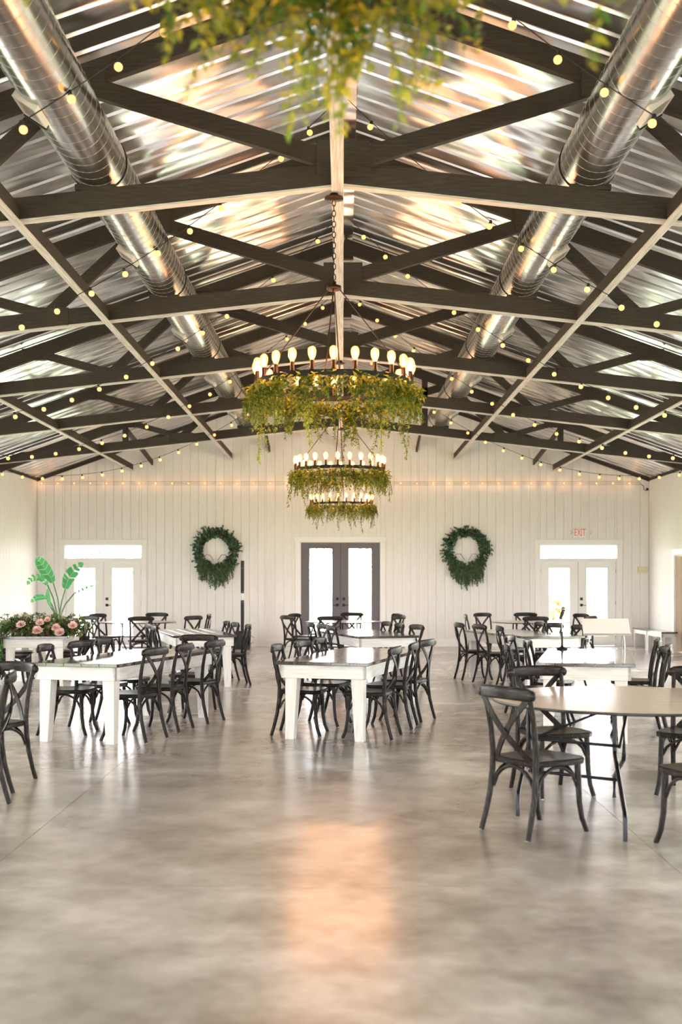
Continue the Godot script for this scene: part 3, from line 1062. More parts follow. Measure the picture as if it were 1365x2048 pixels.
func build_strings() -> void:
	var gm := globe_mesh(0.03)
	var sb := MB.new()
	sb.lathe([Vector2(0, 0.065), Vector2(0.01, 0.065), Vector2(0.015, 0.06), Vector2(0.016, 0.026), Vector2(0.0, 0.026)], 8)
	var sm := sb.mesh()
	var sag := func(x: float) -> float: return 3.54 + 0.088 * pow(5.6 - absf(x), 2)
	var labels := ["draped beyond the middle chandelier, nearest the end wall", "draped between the middle chandelier and the next truss", "draped just before the middle chandelier", "draped beyond the chain of the largest chandelier", "draped before the first truss, by the foreground leaves"]
	for k in 5:
		var d := 22.1 - 3.6 * k
		var root := thing("string_lights", "string of warm globe bulbs " + labels[k], "string lights", P(0, d), 0.0, "swagged string lights")
		for s in [-1.0, 1.0]:
			var path := []
			for i in 61:
				var x: float = s * (0.05 + 7.2 * i / 60.0)
				path.append(Vector3(x, sag.call(x) + 0.06, 0))
			var w := MB.new()
			w.tube(path, 0.0045, 5)
			part("wire", w, M.black_plastic, root)
			var x := 0.33 if s < 0.0 else 0.27
			while x < 7.2:
				var yy: float = sag.call(x)
				var tilt: float = -s * 0.25
				var g := part("bulb", gm, M.globe_glow, root, Vector3(s * x, yy, 0))
				g.rotation.z = tilt
				part("socket", sm, M.black_plastic, g)
				var slope := -0.176 * (5.6 - x)
				x += 0.39 / sqrt(1.0 + slope * slope)
	# the straight string along the end wall
	var root := thing("string_lights", "straight string of small warm bulbs along the end wall", "string lights", P(0, BACK - 0.05, 3.91))
	for e in [0.035, 0.0, -0.04]:
		var w := MB.new()
		w.tube([Vector3(-7.26, e, 0.0), Vector3(-3, e - 0.008, 0), Vector3(3, e - 0.008, 0), Vector3(7.1, e, 0.0)], 0.003, 5)
		part("wire", w, M.black_plastic, root)
	var tail := MB.new()
	tail.tube([Vector3(7.1, -0.02, 0), Vector3(7.18, -0.07, 0), Vector3(7.19, -0.16, 0), Vector3(7.24, -0.19, 0), Vector3(7.29, -0.14, 0)], 0.008, 6)
	part("cable_tail", tail, M.black_plastic, root)
	part("wire_clip", one_box(Vector3(7.27, -0.15, 0.0), Vector3(0.05, 0.06, 0.05), 0.006), M.black_plastic, root)
	var small := globe_mesh(0.024)
	var x := -7.2
	while x < 7.1:
		var g := part("bulb", small, M.globe_glow, root, Vector3(x, -0.015, 0.02))
		bulb_light(g, Vector3(0, 0, 0), 0.006, 0.02)
		x += 0.39


# ---------------------------------------------------------------- furniture
func arc_path(a: Vector3, b: Vector3, rise: float, lift: float) -> Array:
	var p := []
	for i in 11:
		var t := i / 10.0
		var q := a.lerp(b, t)
		q.y += rise * pow(sin(PI * t), 0.55)
		p.append(q)
	p[0].y -= lift
	p[10].y -= lift
	return p


var chair_proto: Node3D


func make_chair() -> Node3D:
	var t := Node3D.new()
	t.name = "cross_back_chair"
	# seat: rounded board, wider at the front (+z)
	var outline := []
	var half := [[0.0, 0.225], [0.1, 0.224], [0.17, 0.214], [0.212, 0.18], [0.228, 0.12], [0.222, 0.0], [0.205, -0.1], [0.19, -0.185], [0.17, -0.21], [0.0, -0.218]]
	for p in half:
		outline.append(Vector2(p[0], p[1]))
	for i in range(half.size() - 2, 0, -1):
		outline.append(Vector2(-half[i][0], half[i][1]))
	var seat := MB.new()
	var levels := [[0.418, 0.955], [0.424, 0.985], [0.45, 1.0], [0.457, 0.975]]
	var m := outline.size()
	for k in levels.size() - 1:
		for j in m:
			var a: Vector2 = outline[j]
			var b: Vector2 = outline[(j + 1) % m]
			var lo: Array = levels[k]
			var hi: Array = levels[k + 1]
			seat.quad_out(Vector3(a.x * lo[1], lo[0], a.y * lo[1]), Vector3(b.x * lo[1], lo[0], b.y * lo[1]), Vector3(b.x * hi[1], hi[0], b.y * hi[1]), Vector3(a.x * hi[1], hi[0], a.y * hi[1]), Vector3(0, 0.44, 0))
	for e in [[0.418, 0.955, 0.418, -1.0], [0.457, 0.975, 0.452, 1.0]]:
		for j in m:
			var a: Vector2 = outline[j] * e[1]
			var b: Vector2 = outline[(j + 1) % m] * e[1]
			var pa := Vector3(a.x, e[0], a.y)
			var pb := Vector3(b.x, e[0], b.y)
			var pc := Vector3(0, e[2], 0)
			if ((pb - pa).cross(pc - pa)).y * e[3] > 0.0:
				seat.tri(pa, pb, pc)
			else:
				seat.tri(pb, pa, pc)
	part("seat", seat, M.chair_wood_z, t)
	for s in [-1.0, 1.0]:
		var back := MB.new()
		back.tube([Vector3(s * 0.205, 0.0, -0.285), Vector3(s * 0.2, 0.09, -0.258), Vector3(s * 0.194, 0.22, -0.226), Vector3(s * 0.19, 0.36, -0.207), Vector3(s * 0.188, 0.48, -0.203), Vector3(s * 0.19, 0.62, -0.216), Vector3(s * 0.195, 0.74, -0.238), Vector3(s * 0.2, 0.86, -0.27)], 0.0175, 10, [0.95, 1.0, 1.08, 1.12, 1.1, 1.02, 0.96, 0.92], true, false, Vector3.BACK)
		part("back_post", back, M.chair_wood_y, t)
		var front := MB.new()
		front.tube([Vector3(s * 0.178, 0.43, 0.155), Vector3(s * 0.182, 0.3, 0.16), Vector3(s * 0.185, 0.18, 0.166), Vector3(s * 0.192, 0.08, 0.182), Vector3(s * 0.204, 0.0, 0.212)], 0.0175, 10, [1.15, 1.1, 1.02, 0.97, 0.95], true, false, Vector3.BACK)
		part("front_leg", front, M.chair_wood_y, t)
		# crossing slat, bowed to the rear; one passes behind the other
		var slat := MB.new()
		var path := []
		for i in 13:
			var u := i / 12.0
			path.append(Vector3(s * lerpf(0.2, -0.155, u), lerpf(0.845, 0.45, u), lerpf(-0.268, -0.2, u) - 0.045 * sin(PI * u) - (0.012 if s > 0.0 else 0.0)))
		slat.sweep(path, [Vector2(-0.019, -0.005), Vector2(0.019, -0.005), Vector2(0.019, 0.005), Vector2(-0.019, 0.005)], Vector3(0, 0, 1), [], false)
		part("cross_slat", slat, M.chair_wood_y, t)
		var side := MB.new()
		side.tube(arc_path(Vector3(s * 0.19, 0.275, -0.2), Vector3(s * 0.18, 0.275, 0.15), 0.135, 0.0), 0.011, 6)
		part("side_bow", side, M.chair_wood_z, t)
		for e in [[s * 0.205, -0.285], [s * 0.204, 0.212]]:
			var gl := MB.new()
			gl.lathe([Vector2(0, -0.001), Vector2(0.014, -0.001), Vector2(0.0155, 0.006), Vector2(0, 0.007)], 8)
			part("glide", gl, M.glide, t, Vector3(e[0], 0.001, e[1]))
	for e in [[-0.205, "rear_bow"], [0.155, "front_bow"]]:
		var bow := MB.new()
		bow.tube(arc_path(Vector3(-0.18, 0.27, e[0]), Vector3(0.18, 0.27, e[0]), 0.14, 0.0), 0.0115, 6)
		part(e[1], bow, M.chair_wood_x, t)
	# top rail: curved board with rounded, thickened ends
	var rail := MB.new()
	var rp := []
	var sc := []
	for i in 15:
		var u := i / 14.0 * 2.0 - 1.0
		rp.append(Vector3(u * 0.236, 0.855 + 0.008 * (1.0 - u * u), -0.262 - 0.045 * (1.0 - u * u)))
		var k := 1.0
		if absf(u) > 0.98:
			k = 0.55
		elif absf(u) > 0.8:
			k = 0.94
		sc.append(k)
	var sec := []
	for i in 12:
		var a := TAU * i / 12.0
		sec.append(Vector2(0.0155 * signf(cos(a)) * pow(absf(cos(a)), 0.6), 0.04 * signf(sin(a)) * pow(absf(sin(a)), 0.7)))
	rail.sweep(rp, sec, Vector3.UP, sc)
	for e in [-1.0, 1.0]:
		rail.lathe([Vector2(0, 0.021), Vector2(0.022, 0.019), Vector2(0.031, 0.01), Vector2(0.033, 0.0), Vector2(0.031, -0.01), Vector2(0.022, -0.019), Vector2(0, -0.021)], 14, Transform3D(Basis(Vector3.RIGHT, PI / 2), Vector3(e * 0.215, 0.853, -0.268)))
	part("top_rail", rail, M.chair_wood_x, t)
	return t


func chair(x: float, d: float, fx: float, fd: float, label: String, group: String) -> void:
	var o: Node3D = chair_proto.duplicate()
	o.name = numbered("cross_back_chair")
	add_child(o)
	o.position = P(x, d, 0.0)
	o.rotation.y = atan2(fx, -fd)
	tag(o, label, "chair", group)


func farm_table(x: float, d: float, deg: float, label: String) -> Node3D:
	var t := thing("farm_table", label, "table", P(x, d), -deg_to_rad(deg), "white farm tables")
	var w := 0.93
	var l := 2.44
	var n := 5
	for i in n:
		var pw := w / n
		part("plank", one_box(Vector3(-w * 0.5 + pw * (i + 0.5), 0.745, 0), Vector3(pw - 0.0015, 0.034, l), 0.003), M.table_stain, t)
	for s in [-1.0, 1.0]:
		part("apron", one_box(Vector3(s * (w * 0.5 - 0.055), 0.663, 0), Vector3(0.03, 0.13, l - 0.09), 0.003), M.white_wood_z, t)
		part("apron", one_box(Vector3(0, 0.663, s * (l * 0.5 - 0.06)), Vector3(w - 0.08, 0.13, 0.03), 0.003), M.white_wood_x, t)
		for q in [-1.0, 1.0]:
			var leg := MB.new()
			var p := []
			for e in [[0.0, 0.085], [0.664, 0.125]]:
				var x1: float = s * (w * 0.5 - 0.072)
				var z1: float = q * (l * 0.5 - 0.078)
				for cc in [[0, 0], [1, 0], [1, 1], [0, 1]]:
					p.append(Vector3(x1 - s * e[1] * cc[0], e[0], z1 - q * e[1] * cc[1]))
			leg.hexa(p)
			part("leg", leg, M.white_wood_y, t)
	return t


# chairs along a farm table; list of [side, along, extra offset, extra turn in degrees]
func table_chairs(x: float, d: float, deg: float, list: Array, which: String, group: String) -> void:
	var r := deg_to_rad(deg)
	var axis := Vector2(sin(r), cos(r))
	var side := Vector2(cos(r), -sin(r))
	for e in list:
		var s: float = e[0]
		var c: Vector2
		var face: Vector2
		var place: String
		if s == 0.0:
			c = Vector2(x, d) + axis * (1.22 + e[2])
			face = -axis
			place = "at the wreath wall end of"
		else:
			var along: float = e[1] if e[1] > 1.2 else clampf(e[1], -0.75, 0.75)
			c = Vector2(x, d) + axis * along + side * s * (0.465 - 0.12 + e[2])
			face = -side * s
			var end := "open-floor end" if e[1] < -0.4 else ("wreath-wall end" if e[1] > 0.4 else "middle")
			place = "on %s, %s, of" % ["exit-sign side" if s > 0.0 else "potted-palm side", end]
		face = face.rotated(deg_to_rad(e[3]))
		chair(c.x, c.y, face.x, face.y, "dark cross-back chair %s %s" % [place, which], group)


func round_table(label: String, x: float, d: float, r: float, units: Array, cleat: bool) -> void:
	var t := thing("round_folding_table", label, "table", P(x, d), 0.0, "round folding tables")
	var top := MB.new()
	top.lathe([Vector2(0, 0.757), Vector2(r - 0.004, 0.757), Vector2(r, 0.754)], 72)
	top.lathe([Vector2(r - 0.012, 0.738), Vector2(0, 0.738)], 48)
	part("tabletop", top, M.laminate, t)
	var edge := MB.new()
	edge.lathe([Vector2(r - 0.013, 0.737), Vector2(r + 0.002, 0.738), Vector2(r + 0.004, 0.747), Vector2(r + 0.002, 0.755), Vector2(r - 0.001, 0.7555)], 72)
	part("edge_band", edge, M.edge_band, t)
	for u in units:
		# wishbone leg set: centre, direction, half spread
		var c := Vector3(u[0] - x, 0, -(u[1] - d))
		var dir := Vector3(u[2], 0, -u[3]).normalized()
		var hs: float = u[4]
		var off := dir.cross(Vector3.UP).normalized() * 0.02
		for s in [-1.0, 1.0]:
			var b := MB.new()
			b.tube([c + dir * -s * 0.12 + off * s + Vector3.UP * 0.73, c + dir * -s * 0.12 + off * s + Vector3.UP * 0.42, c + dir * -s * 0.1 + off * s + Vector3.UP * 0.39, c + dir * s * (hs - 0.03) + off * s + Vector3.UP * 0.16, c + dir * s * hs + off * s + Vector3.UP * 0.13, c + dir * s * hs + off * s + Vector3.UP * 0.0], 0.0145, 8)
			part("wishbone_leg", b, M.steel_tube, t)
		var bar := MB.new()
		bar.tube([c + dir * -0.2 + Vector3.UP * 0.722, c + dir * 0.2 + Vector3.UP * 0.722], 0.013, 6)
		part("mounting_bar", bar, M.steel_tube, t)
		var br := MB.new()
		var inward := Vector3(0, 0, 0) - c
		inward.y = 0.0
		br.tube([c + Vector3.UP * 0.45, c + inward * 0.9 + Vector3.UP * 0.71], 0.009, 6)
		part("folding_brace", br, M.steel_tube, t)
	if units.size() > 1:
		for h in [0.46, 0.24]:
			var a: Array = units[0]
			var z: Array = units[1]
			var rod := MB.new()
			rod.tube([Vector3(a[0] - x, h, -(a[1] - d)), Vector3(z[0] - x, h, -(z[1] - d))], 0.011, 6)
			part("stretcher", rod, M.steel_tube, t)
	if cleat:
		part("cleat", one_box(Vector3(0.42, 0.722, 0.3), Vector3(1.0, 0.03, 0.5), 0.004), M.plywood, t)


func bench(x: float, d0: float, d1: float, label: String) -> void:
	var l := d1 - d0
	var t := thing("bench", label, "bench", P(x, (d0 + d1) * 0.5), 0.0, "white benches")
	for i in 2:
		part("plank", one_box(Vector3(-0.09 + 0.18 * i, 0.445, 0), Vector3(0.178, 0.03, l), 0.003), M.table_stain, t)
	for s in [-1.0, 1.0]:
		part("apron", one_box(Vector3(s * 0.145, 0.385, 0), Vector3(0.025, 0.09, l - 0.08), 0.003), M.white_wood_z, t)
		part("apron", one_box(Vector3(0, 0.385, s * (l * 0.5 - 0.05)), Vector3(0.26, 0.09, 0.025), 0.003), M.white_wood_x, t)
		for q in [-1.0, 1.0]:
			var leg := MB.new()
			var p := []
			for e in [[0.0, 0.065], [0.41, 0.09]]:
				for cc in [[0, 0], [1, 0], [1, 1], [0, 1]]:
					p.append(Vector3(s * (0.16 - e[1] * cc[0]), e[0], q * (l * 0.5 - 0.04 - e[1] * cc[1])))
			leg.hexa(p)
			part("leg", leg, M.white_wood_y, t)


func build_furniture() -> void:
	chair_proto = make_chair()
	# first row of farm tables
	farm_table(-2.22, 11.93, 16, "front-row white farm table with dark top, nearest the flower planter")
	farm_table(0.13, 12.10, 16, "front-row white farm table with dark top, before the charcoal doors")
	farm_table(2.56, 11.95, 13, "white farm table carrying the microphone and the slanted lectern board")
	# second row
	farm_table(-2.33, 17.69, -16, "second-row white farm table beside the black column speaker")
	farm_table(0.30, 17.5, -17, "second-row white farm table in line with the charcoal doors")
	farm_table(2.71, 17.42, -15, "second-row white farm table behind the lectern table")
	farm_table(-4.60, 17.37, -10, "white farm table carrying the long flower planter")
	var six := [[1.0, -0.8, 0.0, 0.0], [1.0, 0.06, 0.0, 4.0], [1.0, 0.88, 0.02, -10.0], [-1.0, -0.72, 0.0, 6.0], [-1.0, 0.08, 0.0, -5.0], [-1.0, 0.9, 0.0, 3.0]]
	table_chairs(0.13, 12.10, 16, six, "front-row charcoal-door table", "chairs at the front middle farm table")
	table_chairs(-2.22, 11.93, 16, [[1.0, -0.75, 0.03, -4.0], [1.0, -0.02, 0.0, 3.0], [1.0, 0.72, 0.04, -3.0], [-1.0, -0.52, 0.06, 12.0], [-1.0, 0.12, 0.05, -4.0], [-1.0, 0.98, 0.08, 5.0], [0.0, 0.0, 0.34, 4.0]], "front-row planter-side table", "chairs at the front farm table by the planter")
	table_chairs(2.56, 11.95, 13, [[1.0, -0.74, 0.14, 8.0], [1.0, -0.22, 0.18, -3.0], [1.0, 0.75, 0.12, 0.0], [-1.0, -0.45, 0.16, 4.0], [-1.0, 0.3, 0.02, -4.0], [-1.0, 1.35, 0.3, -8.0]], "lectern table", "chairs at the lectern table")
	table_chairs(-2.33, 17.69, -16, [[1.0, -0.78, 0.1, -4.0], [1.0, 0.05, 0.06, 4.0], [1.0, 0.85, 0.05, 0.0], [-1.0, -0.6, 0.04, 0.0], [-1.0, 0.15, 0.05, 5.0]], "second-row speaker table", "chairs at the second farm table by the speaker")
	table_chairs(0.30, 17.5, -17, [[1.0, -0.75, 0.0, 5.0], [1.0, 0.05, 0.0, -4.0], [1.0, 0.9, 0.04, 0.0], [-1.0, -0.6, 0.06, 0.0], [-1.0, 0.1, 0.0, 6.0], [-1.0, 0.82, 0.0, -3.0]], "second-row charcoal-door table", "chairs at the second middle farm table")
	table_chairs(2.71, 17.42, -15, [[1.0, -0.7, 0.02, 0.0], [1.0, 0.15, 0.05, 5.0], [1.0, 0.95, 0.05, -5.0], [-1.0, -0.85, 0.02, -12.0], [-1.0, 0.0, 0.06, 3.0], [-1.0, 0.72, 0.1, -4.0]], "second-row table behind the lectern", "chairs at the second farm table behind the lectern")
	table_chairs(-4.60, 17.37, -10, [[1.0, -0.45, 0.04, 0.0], [1.0, 0.5, 0.05, 6.0], [-1.0, -0.45, 0.02, -4.0], [-1.0, 0.5, 0.04, 0.0]], "planter table", "chairs at the planter table")
	# back row of round folding tables
	var rounds := [[-4.06, 22.5, "by the palm-side white doors"], [0.0, 22.7, "in front of the charcoal doors"], [3.7, 22.5, "by the exit-sign white doors"]]
	for q in rounds:
		round_table("round folding table %s" % q[2], q[0], q[1], 0.76, [[q[0] - 0.3, q[1], 0.0, 1.0, 0.4], [q[0] + 0.3, q[1], 0.0, 1.0, 0.4]], false)
	var seats := [
		[0, -4.62, 21.75, "turned to the planter corner"], [0, -4.75, 22.95, "against the white door"], [0, -3.92, 23.5, "with its back to the end wall"], [0, -3.05, 21.75, "nearest the column speaker table"], [0, -2.95, 22.75, "below the wreath beside the speaker"], [0, -3.8, 21.35, "with its back to the planter table"],
		[1, -0.85, 22.0, "beside its palm side"], [1, -0.75, 23.1, "tucked toward the palm-side wreath"], [1, -0.2, 21.55, "with its back to the farm tables"], [1, 0.15, 23.75, "with its back to the charcoal doors"], [1, 0.85, 23.05, "tucked toward the exit-side wreath"], [1, 0.85, 22.1, "beside its lectern side"],
		[2, 2.72, 22.6, "beside its wreath side"], [2, 3.05, 23.45, "below the exit-side wreath"], [2, 3.8, 23.6, "with its back to the end wall"], [2, 3.6, 21.4, "with its back to the farm tables"], [2, 4.5, 21.8, "beside the exit-sign wall"], [2, 4.6, 23.0, "against the glazed doors under the sign"]]
	for q in seats:
		var c: Array = rounds[q[0]]
		var near: String = ["round table by the palm doors", "round table at the charcoal doors", "round table by the exit doors"][q[0]]
		chair(q[1], q[2], c[0] - q[1], c[1] - q[2], "dark cross-back chair, %s, %s" % [near, q[3]], "chairs round the folding tables of the back row")
	# the near round table and its chairs
	round_table("large round folding table with pale laminate top and black wishbone legs", 1.9, 7.56, 0.9, [[1.795, 7.4, 0.16, 0.987, 0.7], [1.27, 7.78, 0.3, 0.95, 0.36]], true)
	var g := "chairs round the large near folding table"
	chair(1.205, 7.03, 0.81, 0.56, "grey-brown worn cross-back chair, fully visible, at the large pale round table", g)
	chair(1.53, 8.26, 0.3, -0.95, "worn cross-back chair tucked behind the large pale round table, facing the open floor", g)
	chair(2.52, 8.22, -0.5, -0.85, "worn cross-back chair behind the large pale round table, cut by the picture edge", g)
	chair(2.1, 6.55, -0.35, 0.93, "worn cross-back chair seen as seat and one front leg, before the pale round table", g)
	chair(-2.62, 7.98, -0.97, -0.22, "dark cross-back chair cut by the picture edge, back and rear legs showing", "chairs at the picture edge by the open floor")
	chair(-2.72, 8.74, -0.55, -0.83, "dark cross-back chair of which only a top rail end shows", "chairs at the picture edge by the open floor")
	bench(7.07, 25.9, 27.1, "white bench with dark top in the corner against the end wall")
	bench(7.05, 24.6, 25.84, "white bench with dark top before the corner bench")


# ---------------------------------------------------------------- small things
func wreath(label: String, x: float, y: float, seed_: int) -> void:
	rng.seed = seed_
	var root := thing("wreath", label, "wreath", P(x, BACK - 0.02, y), 0.0, "wall wreaths")
	var hoop := MB.new()
	var c := []
	for i in 40:
		c.append(Vector3(cos(TAU * i / 40.0) * 0.4, sin(TAU * i / 40.0) * 0.4, 0.06))
	hoop.tube(c, 0.03, 6, [], true, true, Vector3.BACK)
	part("hoop", hoop, M.twig, root)
	var f := MB.new()
	f.tinted = true
	var tones := [c8(40, 74, 50), c8(58, 96, 66), c8(30, 56, 40), c8(78, 112, 84), c8(48, 84, 50)]
	for i in 1150:
		var a := rng.randf() * TAU
		var q := rng.randf() * TAU
		var rr := 0.13 * sqrt(rng.randf())
		var p := Vector3(cos(a) * (0.405 + cos(q) * rr), sin(a) * (0.405 + cos(q) * rr), 0.08 + sin(q) * rr * 0.7)
		var out := Vector3(cos(a + rng.randf_range(-0.9, 0.9)), sin(a + rng.randf_range(-0.9, 0.9)), rng.randf_range(-0.1, 1.0)).normalized()
		var side := out.cross(Vector3(rng.randf_range(-1, 1), rng.randf_range(-1, 1), rng.randf_range(-0.2, 1))).normalized()
		f.tint = tones[rng.randi() % 5].srgb_to_linear()
		f.leaf(Transform3D(Basis(side, out.cross(side) * -1.0, out) * rng.randf_range(0.05, 0.1), p), 0.75)
	var o := part("leaf_ring", f, M.wreath_leaf, root)
	o.set_meta("kind", "stuff")
	# sprigs sticking out of the rim
	var twigs := MB.new()
	var hang := MB.new()
	hang.tinted = true
	for i in 22:
		var a := rng.randf() * TAU
		var p := Vector3(cos(a) * 0.45, sin(a) * 0.45, 0.09)
		var dir := Vector3(cos(a), sin(a), 0.2)
		var path := [p]
		for k in 6:
			dir = (dir + Vector3(rng.randf_range(-1, 1), rng.randf_range(-1, 1), 0) * 0.25).normalized()
			p += dir * 0.028
			path.append(p)
			for e in 2:
				var fdir := (dir + Vector3(rng.randf_range(-1, 1), rng.randf_range(-1, 1), rng.randf_range(-0.4, 0.8))).normalized()
				var side := fdir.cross(Vector3(0.2, 0.3, 1)).normalized()
				hang.tint = tones[rng.randi() % 5].srgb_to_linear()
				hang.leaf(Transform3D(Basis(side, fdir.cross(side) * -1.0, fdir) * rng.randf_range(0.03, 0.055), p), 0.7)
		twigs.tube(path, 0.003, 4)
	# hanging sprigs below
	for i in 95:
		var t := rng.randf_range(-1.0, 1.0)
		var p := Vector3(t * 0.4, -0.22 - 0.2 * (1.0 - t * t) + rng.randf_range(0.0, 0.14), rng.randf_range(0.08, 0.17))
		var length := rng.randf_range(0.18, 0.44) + 0.14 * (1.0 - absf(t))
		var dir := Vector3(t * 0.25 + rng.randf_range(-0.2, 0.2), -1, 0.1).normalized()
		var path := [p]
		var run := 0.0
		while run < length:
			dir = (dir + Vector3(rng.randf_range(-1, 1) * 0.12, -0.1, rng.randf_range(-0.08, 0.04))).normalized()
			p += dir * 0.024
			p.z = maxf(p.z, 0.03)
			run += 0.024
			path.append(p)
			for e in 3:
				var fdir := (dir * 0.4 + Vector3(rng.randf_range(-1, 1), rng.randf_range(-0.8, 0.3), rng.randf_range(-0.2, 0.8))).normalized()
				var side := fdir.cross(Vector3(0.2, 0.3, 1)).normalized()
				hang.tint = [c8(52, 78, 44), c8(70, 98, 54), c8(40, 64, 40), c8(88, 112, 66)][rng.randi() % 4].srgb_to_linear()
				hang.leaf(Transform3D(Basis(side, fdir.cross(side) * -1.0, fdir) * rng.randf_range(0.022, 0.042), p), 0.55)
		twigs.tube(path, 0.0025, 4)
	for s in [-1.0, 1.0]:
		twigs.tube([Vector3(s * 0.3, -0.2, 0.1), Vector3(s * 0.24, -0.1, 0.13), Vector3(s * 0.14, -0.1, 0.15), Vector3(s * 0.05, -0.24, 0.15)], 0.006, 5)
	part("hanging_sprigs", hang, M.wreath_leaf, root).set_meta("kind", "stuff")
	part("twigs", twigs, M.twig, root).set_meta("kind", "stuff")


func peony(label: String, at: Vector3, r: float, seed_: int) -> void:
	rng.seed = seed_
	var root := thing("pink_flower", label, "flower", at, 0.0, "pink flowers in the planter")
	var pet := MB.new()
	for k in 4:
		var n := 5 + k * 4
		for i in n:
			var a := TAU * i / n + k * 0.7 + rng.randf() * 0.3
			var el := 1.35 - k * 0.42 + rng.randf_range(-0.12, 0.12)
			var f := Vector3(cos(a) * cos(el), sin(el), sin(a) * cos(el))
			f = Basis(Vector3.RIGHT, 0.7) * f
			var side := f.cross(Vector3(0.1, 0.2, 1.0)).normalized()
			pet.leaf(Transform3D(Basis(side, f.cross(side) * -1.0, f) * r * rng.randf_range(0.9, 1.12), Vector3.ZERO), 0.85, -0.15)
	part("petals", pet, M.petal, root)
	var st := MB.new()
	st.tube([Vector3(0, 0, 0), Vector3(0, -0.05, -0.06), Vector3(0, -0.09, -0.16)], 0.006, 5)
	part("stem", st, M.vine_stem, root)


